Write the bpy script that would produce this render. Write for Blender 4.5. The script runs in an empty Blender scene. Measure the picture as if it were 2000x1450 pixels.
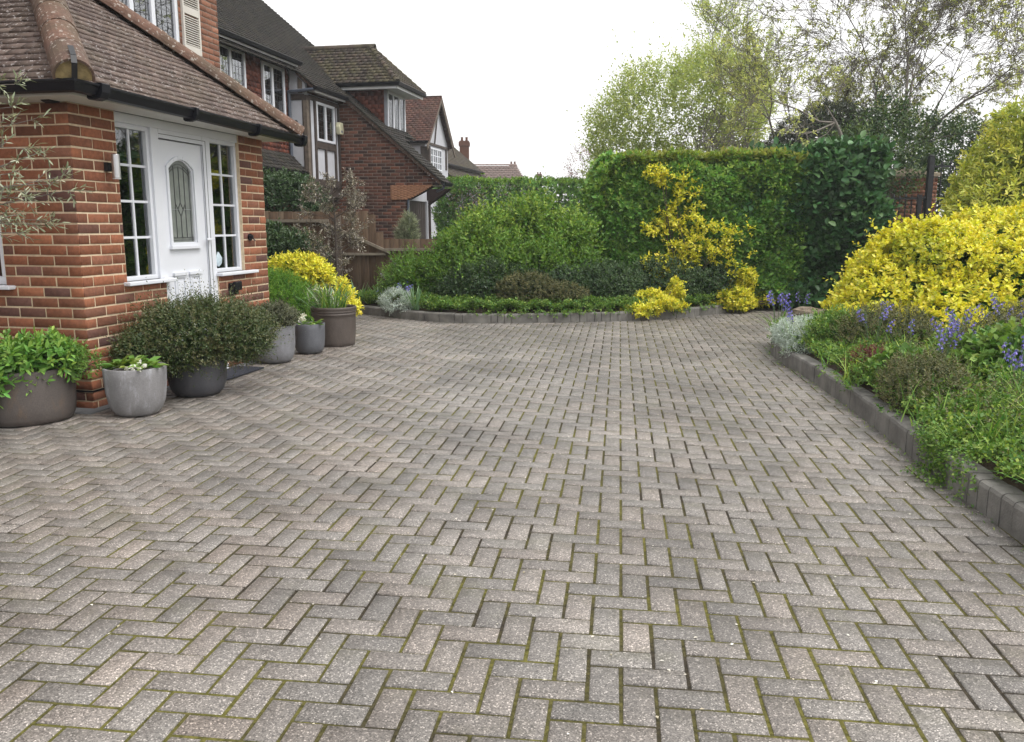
EXPO = 1.06
import bpy, math, random
import numpy as np
rng = np.random.default_rng(7)
random.seed(7)
scene = bpy.context.scene
COL = scene.collection
PI = math.pi

# ------------------------------------------------------------------ frames
AZ = math.atan(355 / 1645.)
UU = np.array([math.sin(AZ), math.cos(AZ), 0.])      # along the house fronts, away from the camera
NN = np.array([math.cos(AZ), -math.sin(AZ), 0.])     # outward from the house fronts
C0 = np.array([-3.097, 6.007, 0.])                   # near corner of the porch

def H(t, s, z):
    return C0 + s * UU + t * NN + np.array([0, 0, z])

def Hn(a):
    a = np.asarray(a, float)
    return C0 + a[..., 1:2] * UU + a[..., 0:1] * NN + a[..., 2:3] * np.array([0, 0, 1.])

HAX = np.array([NN, UU, [0, 0, 1.]])                 # rows: local axes in the world

# ------------------------------------------------------------------ linking
def tag(o, label=None, cat=None, group=None, kind=None):
    if label: o['label'] = label
    if cat: o['category'] = cat
    if group: o['group'] = group
    if kind: o['kind'] = kind
    return o

class Root:
    pass

def thing(name, loc, label, cat, group=None, rz=0.0):
    o = bpy.data.objects.new(name, None)
    o.empty_display_size = .1
    COL.objects.link(o)
    o.location = [float(v) for v in loc]
    o.rotation_euler = (0, 0, rz)
    tag(o, label, cat, group)
    return o

def _inv(root):
    c, s = math.cos(root.rotation_euler[2]), math.sin(root.rotation_euler[2])
    R = np.array([[c, -s, 0], [s, c, 0], [0, 0, 1.]])
    return np.array(root.location), R

def chain(root):
    out = []
    while root is not None:
        out.append(root); root = root.parent
    return out[::-1]

def mk(name, V, F, mat, root=None, loc=None, col=None, smooth=False, bevel=0, edges=None):
    """one mesh object from world-space vertices"""
    V = np.asarray(V, float).reshape(-1, 3)
    me = bpy.data.meshes.new(name)
    if root is not None:
        for r in chain(root):
            L, R = _inv(r)
            V = (V - L) @ R
    elif loc is not None:
        V = V - np.asarray(loc, float)
    if isinstance(F, np.ndarray):
        nf, k = F.shape
        me.vertices.add(len(V)); me.vertices.foreach_set('co', V.astype(np.float32).ravel())
        me.loops.add(nf * k); me.loops.foreach_set('vertex_index', F.astype(np.int32).ravel())
        me.polygons.add(nf); me.polygons.foreach_set('loop_start', np.arange(nf, dtype=np.int32) * k)
        me.update(calc_edges=True)
    else:
        me.from_pydata([tuple(v) for v in V], [], F); me.update()
    if col is not None:
        a = me.attributes.new('Col', 'FLOAT_COLOR', 'POINT')
        c = np.ones((len(V), 4), np.float32); c[:, :3] = col
        a.data.foreach_set('color', c.ravel())
    if smooth:
        me.polygons.foreach_set('use_smooth', np.ones(len(me.polygons), bool))
    me.validate()
    me.materials.append(mat)
    o = bpy.data.objects.new(name, me); COL.objects.link(o)
    if root is not None: o.parent = root
    elif loc is not None: o.location = [float(v) for v in loc]
    if bevel:
        b = o.modifiers.new('bevel', 'BEVEL'); b.width = bevel; b.segments = 2; b.limit_method = 'ANGLE'
        b.angle_limit = math.radians(40)
    return o

BF = [(0, 3, 2, 1), (4, 5, 6, 7), (0, 1, 5, 4), (1, 2, 6, 5), (2, 3, 7, 6), (3, 0, 4, 7)]

class MB:
    def __init__(self, house=True):
        self.V = []; self.F = []; self.h = house
    def add(self, vs, fs):
        n = len(self.V); self.V += [np.asarray(H(*v) if self.h else v, float) for v in vs]
        self.F += [tuple(i + n for i in f) for f in fs]; return self
    def box(self, a0, a1, b0, b1, c0, c1):
        a0, a1 = min(a0, a1), max(a0, a1); b0, b1 = min(b0, b1), max(b0, b1); c0, c1 = min(c0, c1), max(c0, c1)
        return self.add([(a0, b0, c0), (a1, b0, c0), (a1, b1, c0), (a0, b1, c0), (a0, b0, c1), (a1, b0, c1), (a1, b1, c1), (a0, b1, c1)], BF)
    def prism(self, pts, vec):
        n = len(pts); pts = [np.asarray(p, float) for p in pts]; vec = np.asarray(vec, float)
        vs = pts + [p + vec for p in pts]
        return self.add(vs, [tuple(range(n))[::-1], tuple(range(n, 2 * n))] + [(i, (i + 1) % n, n + (i + 1) % n, n + i) for i in range(n)])
    def tube(self, path, r, seg=10, cap=True):
        path = [np.asarray(H(*p) if self.h else p, float) for p in path]
        rs = r if hasattr(r, '__len__') else [r] * len(path)
        n0 = len(self.V); ref = None
        for i, p in enumerate(path):
            d = path[min(i + 1, len(path) - 1)] - path[max(i - 1, 0)]; d = d / (np.linalg.norm(d) + 1e-9)
            if ref is None:
                ref = np.array([0, 0, 1.]) if abs(d[2]) < .9 else np.array([1., 0, 0])
            x = np.cross(d, ref); x /= np.linalg.norm(x) + 1e-9; y = np.cross(d, x)
            for k in range(seg):
                a = 2 * PI * k / seg
                self.V.append(p + rs[i] * (math.cos(a) * x + math.sin(a) * y))
        for i in range(len(path) - 1):
            for k in range(seg):
                a = n0 + i * seg + k; b = n0 + i * seg + (k + 1) % seg
                self.F.append((a, b, b + seg, a + seg))
        if cap:
            self.F.append(tuple(n0 + k for k in range(seg))[::-1]); m = n0 + (len(path) - 1) * seg
            self.F.append(tuple(m + k for k in range(seg)))
        return self
    def lathe(self, c, prof, seg=40):
        n0 = len(self.V)
        for (r, z) in prof:
            for k in range(seg):
                a = 2 * PI * k / seg; self.V.append(np.array([c[0] + r * math.cos(a), c[1] + r * math.sin(a), c[2] + z]))
        for i in range(len(prof) - 1):
            for k in range(seg):
                a = n0 + i * seg + k; b = n0 + i * seg + (k + 1) % seg
                self.F.append((a, b, b + seg, a + seg))
        return self
    def obj(self, name, mat, root=None, loc=None, bevel=0, smooth=False):
        return mk(name, np.array(self.V), self.F, mat, root, loc, None, smooth, bevel)

def boxes(name, Cn, Hf, Ax, mat, root=None, loc=None, col=None, chamfer=0.0, bottom=False):
    """many little boxes in ONE mesh (bricks of a wall, tiles of a roof, pavers of a drive).
    Cn (n,3) centres, Hf (n,3) half sizes, Ax (3,3) or (n,3,3) rows = axes; world space; local z = outward face"""
    Cn = np.asarray(Cn, float); n = len(Cn); Hf = np.broadcast_to(np.asarray(Hf, float), (n, 3))
    Ax = np.broadcast_to(np.asarray(Ax, float), (n, 3, 3))
    sg = np.array([(-1, -1), (1, -1), (1, 1), (-1, 1)], float)
    rings = []
    def ring(zf, inset):
        L = np.zeros((n, 4, 3))
        L[:, :, 0] = sg[:, 0] * (Hf[:, None, 0] - inset); L[:, :, 1] = sg[:, 1] * (Hf[:, None, 1] - inset); L[:, :, 2] = zf
        return L
    rings.append(ring(-Hf[:, None, 2], 0))
    if chamfer:
        rings.append(ring(Hf[:, None, 2] - chamfer, 0)); rings.append(ring(Hf[:, None, 2], chamfer))
    else:
        rings.append(ring(Hf[:, None, 2], 0))
    L = np.concatenate(rings, 1); k = L.shape[1]
    V = np.einsum('nij,njk->nik', L, Ax) + Cn[:, None]
    f = []
    for r in range(len(rings) - 1):
        for i in range(4):
            f.append((r * 4 + i, r * 4 + (i + 1) % 4, (r + 1) * 4 + (i + 1) % 4, (r + 1) * 4 + i))
    m = (len(rings) - 1) * 4; f.append((m, m + 1, m + 2, m + 3))
    if bottom: f.append((3, 2, 1, 0))
    F = (np.array(f)[None] + (np.arange(n) * k)[:, None, None]).reshape(-1, 4)
    cc = None
    if col is not None: cc = np.repeat(np.asarray(col), k, 0)
    return mk(name, V.reshape(-1, 3), F, mat, root, loc, cc)

def rcol(n): return rng.random((n, 3))

# ------------------------------------------------------------------ materials
class NT:
    def __init__(self, name):
        self.m = bpy.data.materials.new(name); self.m.use_nodes = True
        self.t = self.m.node_tree; self.t.nodes.clear()
        self.out = self.n('ShaderNodeOutputMaterial')
        self.tc = self.n('ShaderNodeTexCoord')
    def n(self, ty, **kw):
        o = self.t.nodes.new(ty)
        for k, v in kw.items(): setattr(o, k, v)
        return o
    def l(self, a, b): self.t.links.new(a, b)
    def setv(self, sock, v):
        if hasattr(v, 'is_linked') or isinstance(v, bpy.types.NodeSocket): self.l(v, sock)
        else:
            if isinstance(v, (tuple, list)) and len(v) == 3 and sock.type == 'RGBA': v = (*v, 1)
            sock.default_value = v
    def noise(self, scale, detail=4, rough=.6, vec=None, stretch=None):
        n = self.n('ShaderNodeTexNoise'); n.inputs['Scale'].default_value = scale; n.inputs['Detail'].default_value = detail
        n.inputs['Roughness'].default_value = rough
        v = vec or self.tc.outputs['Object']
        if stretch:
            mp = self.n('ShaderNodeMapping'); mp.inputs['Scale'].default_value = stretch; self.l(v, mp.inputs[0]); v = mp.outputs[0]
        self.l(v, n.inputs['Vector']); return n.outputs['Fac']
    def voro(self, scale, out='Color', vec=None):
        n = self.n('ShaderNodeTexVoronoi'); n.inputs['Scale'].default_value = scale
        self.l(vec or self.tc.outputs['Object'], n.inputs['Vector']); return n.outputs[out]
    def ramp(self, fac, stops, interp='LINEAR'):
        r = self.n('ShaderNodeValToRGB'); r.color_ramp.interpolation = interp
        e = r.color_ramp.elements
        while len(e) < len(stops): e.new(.5)
        for i, (p, c) in enumerate(stops):
            e[i].position = p; e[i].color = (*c, 1) if isinstance(c, (tuple, list)) else (c, c, c, 1)
        self.l(fac, r.inputs[0]); return r.outputs[0]
    def mix(self, f, a, b, mode='MIX'):
        m = self.n('ShaderNodeMix', data_type='RGBA', blend_type=mode)
        self.setv(m.inputs[0], f); self.setv(m.inputs[6], a); self.setv(m.inputs[7], b); return m.outputs[2]
    def math(self, op, a, b=0.5):
        m = self.n('ShaderNodeMath', operation=op); self.setv(m.inputs[0], a); self.setv(m.inputs[1], b); return m.outputs[0]
    def attr(self):
        a = self.n('ShaderNodeAttribute'); a.attribute_name = 'Col'
        s = self.n('ShaderNodeSeparateColor'); self.l(a.outputs['Color'], s.inputs[0]); return s.outputs
    def bump(self, h, strength=.3, dist=.01):
        b = self.n('ShaderNodeBump'); b.inputs['Strength'].default_value = strength; b.inputs['Distance'].default_value = dist
        self.l(h, b.inputs['Height']); return b.outputs[0]
    def pbr(self, col, rough=.7, nrm=None, spec=.5, metal=0., ior=1.5):
        p = self.n('ShaderNodeBsdfPrincipled'); self.setv(p.inputs['Base Color'], col); self.setv(p.inputs['Roughness'], rough)
        p.inputs['Specular IOR Level'].default_value = spec; p.inputs['Metallic'].default_value = metal; p.inputs['IOR'].default_value = ior
        if nrm: self.l(nrm, p.inputs['Normal'])
        self.l(p.outputs[0], self.out.inputs[0]); return p

def m_plain(name, c, rough=.6, var=.12, scale=6, bump=0., bs=60, spec=.5, metal=0.):
    t = NT(name); f = t.noise(scale, 5)
    lo = tuple(x * (1 - var) for x in c); hi = tuple(min(1, x * (1 + var)) for x in c)
    col = t.ramp(f, [(.3, lo), (.7, hi)])
    nr = t.bump(t.noise(bs, 4), bump) if bump else None
    t.pbr(col, rough, nr, spec, metal); return t.m

def m_leaf(name, a, b, c, trans=.3, rough=.5, spec=.35, br=.5):
    """leaf colour runs a -> b -> c over the leaf's own tint value"""
    t = NT(name); R = t.attr()
    col = t.ramp(R[0], [(0, a), (.5, b), (1, c)])
    g = t.math('MULTIPLY_ADD', R[1], br); t.t.nodes[-1].inputs[2].default_value = 1 - br * .5
    hs = t.n('ShaderNodeHueSaturation'); t.l(col, hs.inputs['Color']); t.l(g, hs.inputs['Value'])
    hu = t.math('MULTIPLY_ADD', R[2], .04); t.t.nodes[-1].inputs[2].default_value = .48; t.l(hu, hs.inputs['Hue'])
    p = t.pbr(hs.outputs[0], rough, None, spec)
    tr = t.n('ShaderNodeBsdfTranslucent'); 
    tc = t.mix(1.0, hs.outputs[0], (1.0, 1.0, .55), 'MULTIPLY'); t.l(tc, tr.inputs[0])
    mx = t.n('ShaderNodeMixShader'); mx.inputs[0].default_value = trans
    t.l(p.outputs[0], mx.inputs[1]); t.l(tr.outputs[0], mx.inputs[2]); t.l(mx.outputs[0], t.out.inputs[0])
    return t.m

def m_brick(name, stops, dirt=.25):
    t = NT(name); R = t.attr()
    base = t.ramp(R[0], stops)
    n1 = t.noise(30, 6); n2 = t.noise(2.2, 3)
    v = t.ramp(n1, [(.3, .72), (.7, 1.15)])
    c = t.mix(1.0, base, v, 'MULTIPLY')
    c = t.mix(t.math('MULTIPLY', t.ramp(n2, [(.45, 0.), (.75, 1.)]), dirt), c, (.09, .06, .05))
    g = t.math('MULTIPLY_ADD', R[1], .5); t.t.nodes[-1].inputs[2].default_value = .75
    hs = t.n('ShaderNodeHueSaturation'); t.l(c, hs.inputs['Color']); t.l(g, hs.inputs['Value'])
    t.pbr(hs.outputs[0], .85, t.bump(t.noise(70, 6), .5, .006), .25); return t.m

def m_mortar(name, c):
    t = NT(name); f = t.noise(25, 5)
    col = t.ramp(f, [(.3, tuple(x * .75 for x in c)), (.7, c)])
    t.pbr(col, .95, t.bump(t.noise(120, 4), .5, .006), .15); return t.m

def m_tile(name, stops, lichen=.0, lc=(.62, .60, .56), moss=0., mc=(.16, .15, .05), ls=45):
    t = NT(name); R = t.attr()
    base = t.ramp(R[0], stops)
    c = t.mix(1.0, base, t.ramp(t.noise(18, 5), [(.3, .7), (.7, 1.2)]), 'MULTIPLY')
    if moss: c = t.mix(t.math('MULTIPLY', t.ramp(t.noise(3.5, 6), [(.42, 0.), (.62, 1.)]), moss), c, mc)
    if lichen:
        f = t.ramp(t.noise(ls, 3, .5), [(.60, 0.), (.655, 1.)])
        f2 = t.ramp(t.noise(4, 3), [(.35, .25), (.6, 1.)])
        c = t.mix(t.math('MULTIPLY', t.math('MULTIPLY', f, f2), lichen), c, lc)
    t.pbr(c, .82, t.bump(t.noise(60, 5), .4, .005), .3); return t.m

def m_glass(name, tint=(.82, .86, .84), ior=1.7, rough=.0):
    t = NT(name)
    fr = t.n('ShaderNodeFresnel'); fr.inputs[0].default_value = ior
    g = t.n('ShaderNodeBsdfGlossy'); g.inputs['Roughness'].default_value = rough; g.inputs[0].default_value = (.95, .97, 1, 1)
    nr = t.bump(t.noise(1.3, 2), .012, .3); t.l(nr, g.inputs['Normal'])
    tr = t.n('ShaderNodeBsdfTransparent'); tr.inputs[0].default_value = (*tint, 1)
    mx = t.n('ShaderNodeMixShader'); t.l(fr.outputs[0], mx.inputs[0]); t.l(tr.outputs[0], mx.inputs[1]); t.l(g.outputs[0], mx.inputs[2])
    t.l(mx.outputs[0], t.out.inputs[0]); return t.m

MT = {}
MT['brick'] = m_brick('red_brick', [(0, (.185, .075, .044)), (.3, (.255, .096, .052)), (.65, (.315, .122, .064)), (.82, (.235, .105, .068)), (.93, (.165, .078, .060)), (1, (.12, .062, .055))])
MT['brick_up'] = m_brick('orange_brick', [(0, (.18, .078, .048)), (.5, (.24, .106, .064)), (1, (.30, .14, .088))], .2)
MT['brick_dk'] = m_brick('brown_brick', [(0, (.050, .030, .026)), (.3, (.09, .042, .030)), (.6, (.155, .064, .043)), (1, (.21, .088, .056))], .2)
MT['mortar'] = m_mortar('cream_mortar', (.74, .60, .42))
MT['mortar_g'] = m_mortar('grey_mortar', (.30, .25, .21))
MT['tile'] = m_tile('lichen_tile', [(0, (.085, .060, .052)), (.5, (.120, .087, .075)), (1, (.155, .114, .097))], .85, (.50, .47, .46), .25, (.10, .085, .05))
MT['tile_dk'] = m_tile('dark_tile', [(0, (.016, .014, .013)), (.6, (.028, .024, .022)), (1, (.042, .033, .028))], .15, (.14, .14, .13), .25, (.055, .055, .025), 60)
MT['tile_moss'] = m_tile('mossy_tile', [(0, (.035, .026, .022)), (.6, (.055, .040, .033)), (1, (.08, .056, .043))], .12, (.25, .25, .18), .5, (.10, .095, .04), 60)
MT['tile_red'] = m_tile('red_tile', [(0, (.065, .032, .026)), (.6, (.095, .045, .036)), (1, (.13, .06, .045))], .15, (.3, .28, .25), .15, (.12, .1, .06), 60)
MT['hung'] = m_tile('hung_tile', [(0, (.095, .032, .022)), (.5, (.15, .048, .031)), (1, (.21, .068, .042))], .0)
MT['ridge'] = m_tile('ridge_tile', [(0, (.125, .070, .050)), (.5, (.150, .084, .060)), (1, (.10, .065, .052))], .7, (.5, .47, .42), .6, (.085, .066, .042), 38)
MT['upvc'] = m_plain('white_upvc', (.70, .72, .77), .35, .03, 3)
MT['white'] = m_plain('white_paint', (.72, .73, .75), .6, .06, 5, .1)
MT['render'] = m_plain('white_render', (.50, .51, .55), .9, .08, 3, .3, 90)
MT['soffit'] = m_plain('white_soffit', (.62, .61, .58), .5, .05, 3)
MT['shutter'] = m_plain('cream_shutter', (.58, .55, .50), .55, .05, 4)
MT['black'] = m_plain('black_plastic', (.005, .0055, .009), .42, .2, 8, 0, 60, .28)
MT['iron'] = m_plain('black_iron', (.010, .011, .014), .45, .3, 12)
MT['timber'] = m_plain('dark_timber', (.055, .040, .032), .8, .45, 9, .4, 50)
MT['timber_w'] = m_plain('weathered_timber', (.135, .105, .08), .85, .35, 9, .4, 50)
MT['glass'] = m_glass('window_glass', (.8, .85, .82), 2.3)
MT['glass_up'] = m_glass('upper_window_glass', (.8, .85, .88), 3.2)
MT['dark'] = m_plain('dark_interior', (.02, .022, .02), .9)
MT['curtain'] = m_plain('beige_curtain', (.28, .26, .22), .9, .2, 14)
MT['net'] = m_plain('net_curtain', (.78, .80, .83), .9, .25, 9)
MT['lead'] = m_plain('lead_strip', (.05, .05, .052), .5)
MT['leadw'] = m_plain('pale_lead_strip', (.22, .23, .24), .5)
MT['metal'] = m_plain('brushed_steel', (.55, .55, .56), .33, .05, 20, 0, 60, .5, .9)
MT['cream'] = m_plain('cream_plastic', (.62, .60, .42), .5)
MT['garage'] = m_plain('brown_door_paint', (.055, .042, .040), .6, .15, 8)
MT['chim'] = m_brick('chimney_brick', [(0, (.20, .10, .07)), (1, (.32, .17, .12))], .2)
MT['farroof'] = m_tile('far_tile', [(0, (.17, .125, .11)), (1, (.22, .16, .14))], .1)
# ------------------------------------------------------------------ wall / roof builders (house frame: t outward, s along, z up)
def bricks(name, plane, fx, a0, a1, z0, z1, mat, mort, root, holes=(), top=None, L=.225, hc=.075, backd=.10, shift=0., joint=.0125, left=None, right=None):
    Cn = []; Hf = []
    nrow = int(round((z1 - z0) / hc))
    for r in range(nrow):
        zb = z0 + r * hc; zt = min(zb + hc, z1)
        lo, hi = a0, a1
        if left: lo = max(a0, left(zb + hc * .6))
        if right: hi = min(a1, right(zb + hc * .6))
        if hi - lo < .03: continue
        iv = [(lo, hi)]
        for (h0, h1, hz0, hz1) in holes:
            if zb + hc * .5 > hz0 and zb + hc * .5 < hz1:
                nv = []
                for (x, y) in iv:
                    if h0 > x: nv.append((x, min(y, h0)))
                    if h1 < y: nv.append((max(x, h1), y))
                iv = [q for q in nv if q[1] - q[0] > .02]
        for (x, y) in iv:
            k = math.floor((x - shift - (r % 2) * L / 2) / L)
            b = shift + (r % 2) * L / 2 + k * L
            while b < y:
                p, q = max(b, x), min(b + L, y)
                if q - p > .014:
                    w = (q - p - joint) / 2
                    jz = random.uniform(-.0012, .0012)
                    Cn.append(((p + q) / 2, (zb + zt) / 2 + jz, random.uniform(-.0015, .0025)))
                    Hf.append((w, (zt - zb - joint) / 2 + random.uniform(-.001, .0008), .012))
                b += L
    Cn = np.array(Cn); Hf = np.array(Hf)
    if plane == 'f':
        P = Hn(np.stack([fx + Cn[:, 2] - .012, Cn[:, 0], Cn[:, 1]], 1)); Ax = np.array([UU, [0, 0, 1.], NN])
    else:
        P = Hn(np.stack([Cn[:, 0], fx - Cn[:, 2] + .012, Cn[:, 1]], 1)); Ax = np.array([NN, [0, 0, 1.], -UU])
    n = len(P); ang = rng.normal(0, .004, n)
    A = np.repeat(Ax[None], n, 0).copy()
    A[:, 0] = np.cos(ang)[:, None] * Ax[0] + np.sin(ang)[:, None] * Ax[1]
    A[:, 1] = -np.sin(ang)[:, None] * Ax[0] + np.cos(ang)[:, None] * Ax[1]
    w = boxes(name, P, Hf, A, mat, root, None, rcol(n), chamfer=.003)
    # mortar bed behind the bricks, cut into the same bays
    m = MB()
    zs = sorted(set([z0, z1] + [z for h in holes for z in (h[2], h[3]) if z0 < z < z1]))
    if top or left or right:
        zs = [z0 + r * hc for r in range(nrow)] + [z1]
    for i in range(len(zs) - 1):
        zm = (zs[i] + zs[i + 1]) / 2
        lo = max(a0, left(zm + .015)) if left else a0; hi = min(a1, right(zm + .015)) if right else a1
        if hi - lo < .03: continue
        iv = [(lo, hi)]
        for (h0, h1, hz0, hz1) in holes:
            if hz0 < zm < hz1:
                nv = []
                for (x, y) in iv:
                    if h0 > x: nv.append((x, min(y, h0)))
                    if h1 < y: nv.append((max(x, h1), y))
                iv = [q for q in nv if q[1] - q[0] > .01]
        for (x, y) in iv:
            if x == lo: x += .007
            if y == hi: y -= .007
            if plane == 'f': m.box(fx - backd, fx - .0055, x, y, zs[i], zs[i + 1])
            else: m.box(x, y, fx + .0055, fx + backd, zs[i], zs[i + 1])
    m.obj('mortar', mort, w)
    return w

def hv(t, s, z): return t * NN + s * UU + np.array([0, 0, z])

def tiles(name, O, R, S, dmax, amin, amax, mat, root, gauge=.1, wid=.165, th=.019, tilt=.12, length=.15, under=True, sweep=None):
    """O start point (world), R run, S up-slope unit vectors (world); amin/amax functions of up-slope distance"""
    O = np.asarray(O); Nm = np.cross(R, S); Nm /= np.linalg.norm(Nm)
    Cn = []; Hf = []; 
    rows = int(dmax / gauge + .5)
    for r in range(rows):
        d = r * gauge; lo, hi = amin(d + gauge * .5), amax(d + gauge * .5)
        if hi - lo < .04: continue
        k = math.floor((lo - (r % 2) * wid / 2) / wid); b = (r % 2) * wid / 2 + k * wid
        while b < hi:
            p, q = max(b, lo), min(b + wid, hi)
            if q - p > .03:
                Cn.append(((p + q) / 2, d + length / 2 + random.uniform(-.0015, .0015), random.uniform(0, .0022)))
                Hf.append(((q - p - .0015) / 2, length / 2, th / 2))
            b += wid
    Cn = np.array(Cn); n = len(Cn)
    St = S * math.cos(tilt) - Nm * math.sin(tilt); Nt = np.cross(R, St)
    off = th / 2 + .012
    P = O + Cn[:, 0:1] * R + Cn[:, 1:2] * S + (Cn[:, 2:3] + off) * Nm
    if sweep is not None: P = P + sweep(Cn[:, 0], Cn[:, 1])[:, None] * Nm
    ang = rng.normal(0, .003, n)
    A = np.stack([np.cos(ang)[:, None] * R + np.sin(ang)[:, None] * St, -np.sin(ang)[:, None] * R + np.cos(ang)[:, None] * St, np.repeat(Nt[None], n, 0)], 1)
    ro = boxes(name, P, np.array(Hf), A, mat, root, None, rcol(n), bottom=True)
    return ro

def halfround(name, P0, P1, r, L, mat, root, start=0., up=.05, seg=12, taper=.985, squash=1.0):
    """a run of lapped half-round ridge tiles from the low end P0 to P1"""
    P0 = np.asarray(P0); P1 = np.asarray(P1); d = P1 - P0; T = np.linalg.norm(d); d /= T
    x = np.cross(d, [0, 0, 1.]); x /= np.linalg.norm(x); u = np.cross(x, d)
    V = []; F = []; cols = []
    n = int(T / L + .5)
    for i in range(n):
        a = P0 + d * (i * L) + u * up; b = P0 + d * ((i + 1) * L + .004) + u * (up - .004)
        rr0 = r * random.uniform(.98, 1.03); rr1 = rr0 * taper
        c = rng.random(3); off = len(V)
        for (q, ra) in ((a, rr0), (b, rr1), (b, rr1 - .015), (a, rr0 - .015)):
            for k in range(seg + 1):
                th = PI * (k / seg) * 1.12 - .06 * PI
                V.append(q + ra * math.cos(th) * x + ra * math.sin(th) * squash * u); cols.append(c)
        m = seg + 1
        for g in range(3):
            for k in range(seg):
                F.append((off + g * m + k, off + g * m + k + 1, off + (g + 1) * m + k + 1, off + (g + 1) * m + k))
        for k in range(seg):
            F.append((off + 3 * m + k, off + 3 * m + k + 1, off + k + 1, off + k))
    return mk(name, V, F, mat, root, None, np.array(cols), smooth=False)

def window(plane, fx, a0, a1, z0, z1, root, mull=(), trans=(), fw=.055, depth=.07, proud=0., mat=None, glass=None, bar=.024, name='window', bars_v=(), label=None, sill=None, lead=None):
    """frame (a part), with pane, glazing bars and sill under it. plane 'f': faces +t ; 'n': faces -s"""
    mat = mat or MT['upvc']; glass = glass or MT['glass']
    def bx(m, p0, p1, q0, q1, o0, o1):      # o: outward offsets
        if plane == 'f': m.box(fx + o0, fx + o1, p0, p1, q0, q1)
        else: m.box(p0, p1, fx - o1, fx - o0, q0, q1)
    m = MB()
    bx(m, a0, a1, z0, z0 + fw, proud - depth, proud); bx(m, a0, a1, z1 - fw, z1, proud - depth, proud)
    bx(m, a0, a0 + fw, z0 + fw, z1 - fw, proud - depth, proud); bx(m, a1 - fw, a1, z0 + fw, z1 - fw, proud - depth, proud)
    for x in mull: bx(m, x - fw * .6, x + fw * .6, z0 + fw, z1 - fw, proud - depth, proud - .003)
    w = m.obj(name, mat, root, bevel=.004)
    if label: w['label'] = label
    g = MB(); bx(g, a0 + fw * .8, a1 - fw * .8, z0 + fw * .8, z1 - fw * .8, proud - depth * .62, proud - depth * .56)
    g.obj('pane', glass, w)
    if bars_v or trans:
        b = MB()
        for x in bars_v: bx(b, x - bar / 2, x + bar / 2, z0 + fw, z1 - fw, proud - depth * .56, proud - depth * .56 + .012)
        for z in trans: bx(b, a0 + fw, a1 - fw, z - bar / 2, z + bar / 2, proud - depth * .56, proud - depth * .56 + .0105)
        b.obj('glazing_bar', mat, w)
    if lead:
        b = MB(); dx, dz = lead
        x = a0 + fw + dx
        while x < a1 - fw: bx(b, x - .003, x + .003, z0 + fw, z1 - fw, proud - depth * .56, proud - depth * .56 + .004); x += dx
        z = z0 + fw + dz
        while z < z1 - fw: bx(b, a0 + fw, a1 - fw, z - .003, z + .003, proud - depth * .56, proud - depth * .56 + .003); z += dz
        b.obj('lead_lattice', MT['lead'], w)
    if sill:
        s = MB(); x0, x1, pr = sill; bx(s, x0, x1, z0 - .03, z0, -.04, pr); s.obj('sill', mat, w, bevel=.006)
    return w

# ================================================================== HOUSE 1 (porch house)
h1 = thing('brick_house', H(1.3, 1.3, 0), 'near red brick house with hipped brown tiled porch, white door and black gutter', 'house', rz=-AZ)
# porch walls
holes_f = [(.49, 2.252, .905, 2.3), (.985, 1.775, -1, .92)]
bricks('wall', 'f', 0, 0, 2.71, .135, 2.19, MT['brick'], MT['mortar'], h1, holes_f, shift=.1125, hc=.07611)
bricks('wall', 'n', 0, -2.2, 0, .135, 2.19, MT['brick'], MT['mortar'], h1, [(-1.95, -.655, .905, 2.12)], shift=0., hc=.07611)
bricks('plinth', 'f', .004, 0, 2.71, -.015, .125, MT['brick'], MT['mortar'], h1, [(.985, 1.775, -1, .92)], shift=.05, hc=.07)
bricks('plinth', 'n', -.004, -2.2, .004, -.015, .125, MT['brick'], MT['mortar'], h1, shift=.05, hc=.07)
m = MB(); m.box(-.1, .006, -.006, .985, .124, .136); m.box(-.1, .006, 1.775, 2.71, .124, .136); m.box(-2.2, -.1, -.006, .1, .124, .136)
m.obj('damp_course', MT['black'], h1)
m = MB(); m.box(-2.2, -.02, 2.61, 2.69, 0, 2.19); m.obj('side_wall', MT['mortar'], h1)
# soffit, fascia
m = MB(); m.box(-2.2, .27, -.27, 0 - .0, 2.19, 2.205); m.box(0, .27, 0, 2.84, 2.19, 2.205); m.box(-2.2, 0, 2.71, 2.84, 2.19, 2.205)
m.obj('soffit', MT['soffit'], h1)
m = MB(); m.box(.27, .29, -.29, 2.86, 2.183, 2.235); m.box(-2.2, .27, -.29, -.27, 2.183, 2.255); m.box(-2.2, .27, 2.84, 2.86, 2.183, 2.235)
m.obj('fascia', MT['soffit'], h1, bevel=.003)
# gutter: ogee trough run round the eaves
def gutter(root, path, name='gutter', w=.105, hh=.075, mat=None):
    mat = mat or MT['black']
    # path in house frame at the fascia face, outward dir given per point
    prof = [(0, .0), (0, -.055), (.012, -.070), (.045, -.078), (.075, -.070), (.088, -.045), (.096, -.020), (.110, -.012), (.110, .0), (.100, .0), (.100, -.008), (.08, -.02), (.07, -.05), (.045, -.062), (.012, -.055), (.012, 0)]
    V = []; F = []
    for (p, o) in path:
        for (a, b) in prof: V.append(H(p[0] + o[0] * a * w / .11, p[1] + o[1] * a * w / .11, p[2] + b * hh / .075))
    k = len(prof)
    for i in range(len(path) - 1):
        for j in range(k): F.append((i * k + j, i * k + (j + 1) % k, (i + 1) * k + (j + 1) % k, (i + 1) * k + j))
    F.append(tuple(range(k))); F.append(tuple((len(path) - 1) * k + j for j in range(k))[::-1])
    return mk(name, V, F, mat, root)
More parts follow.
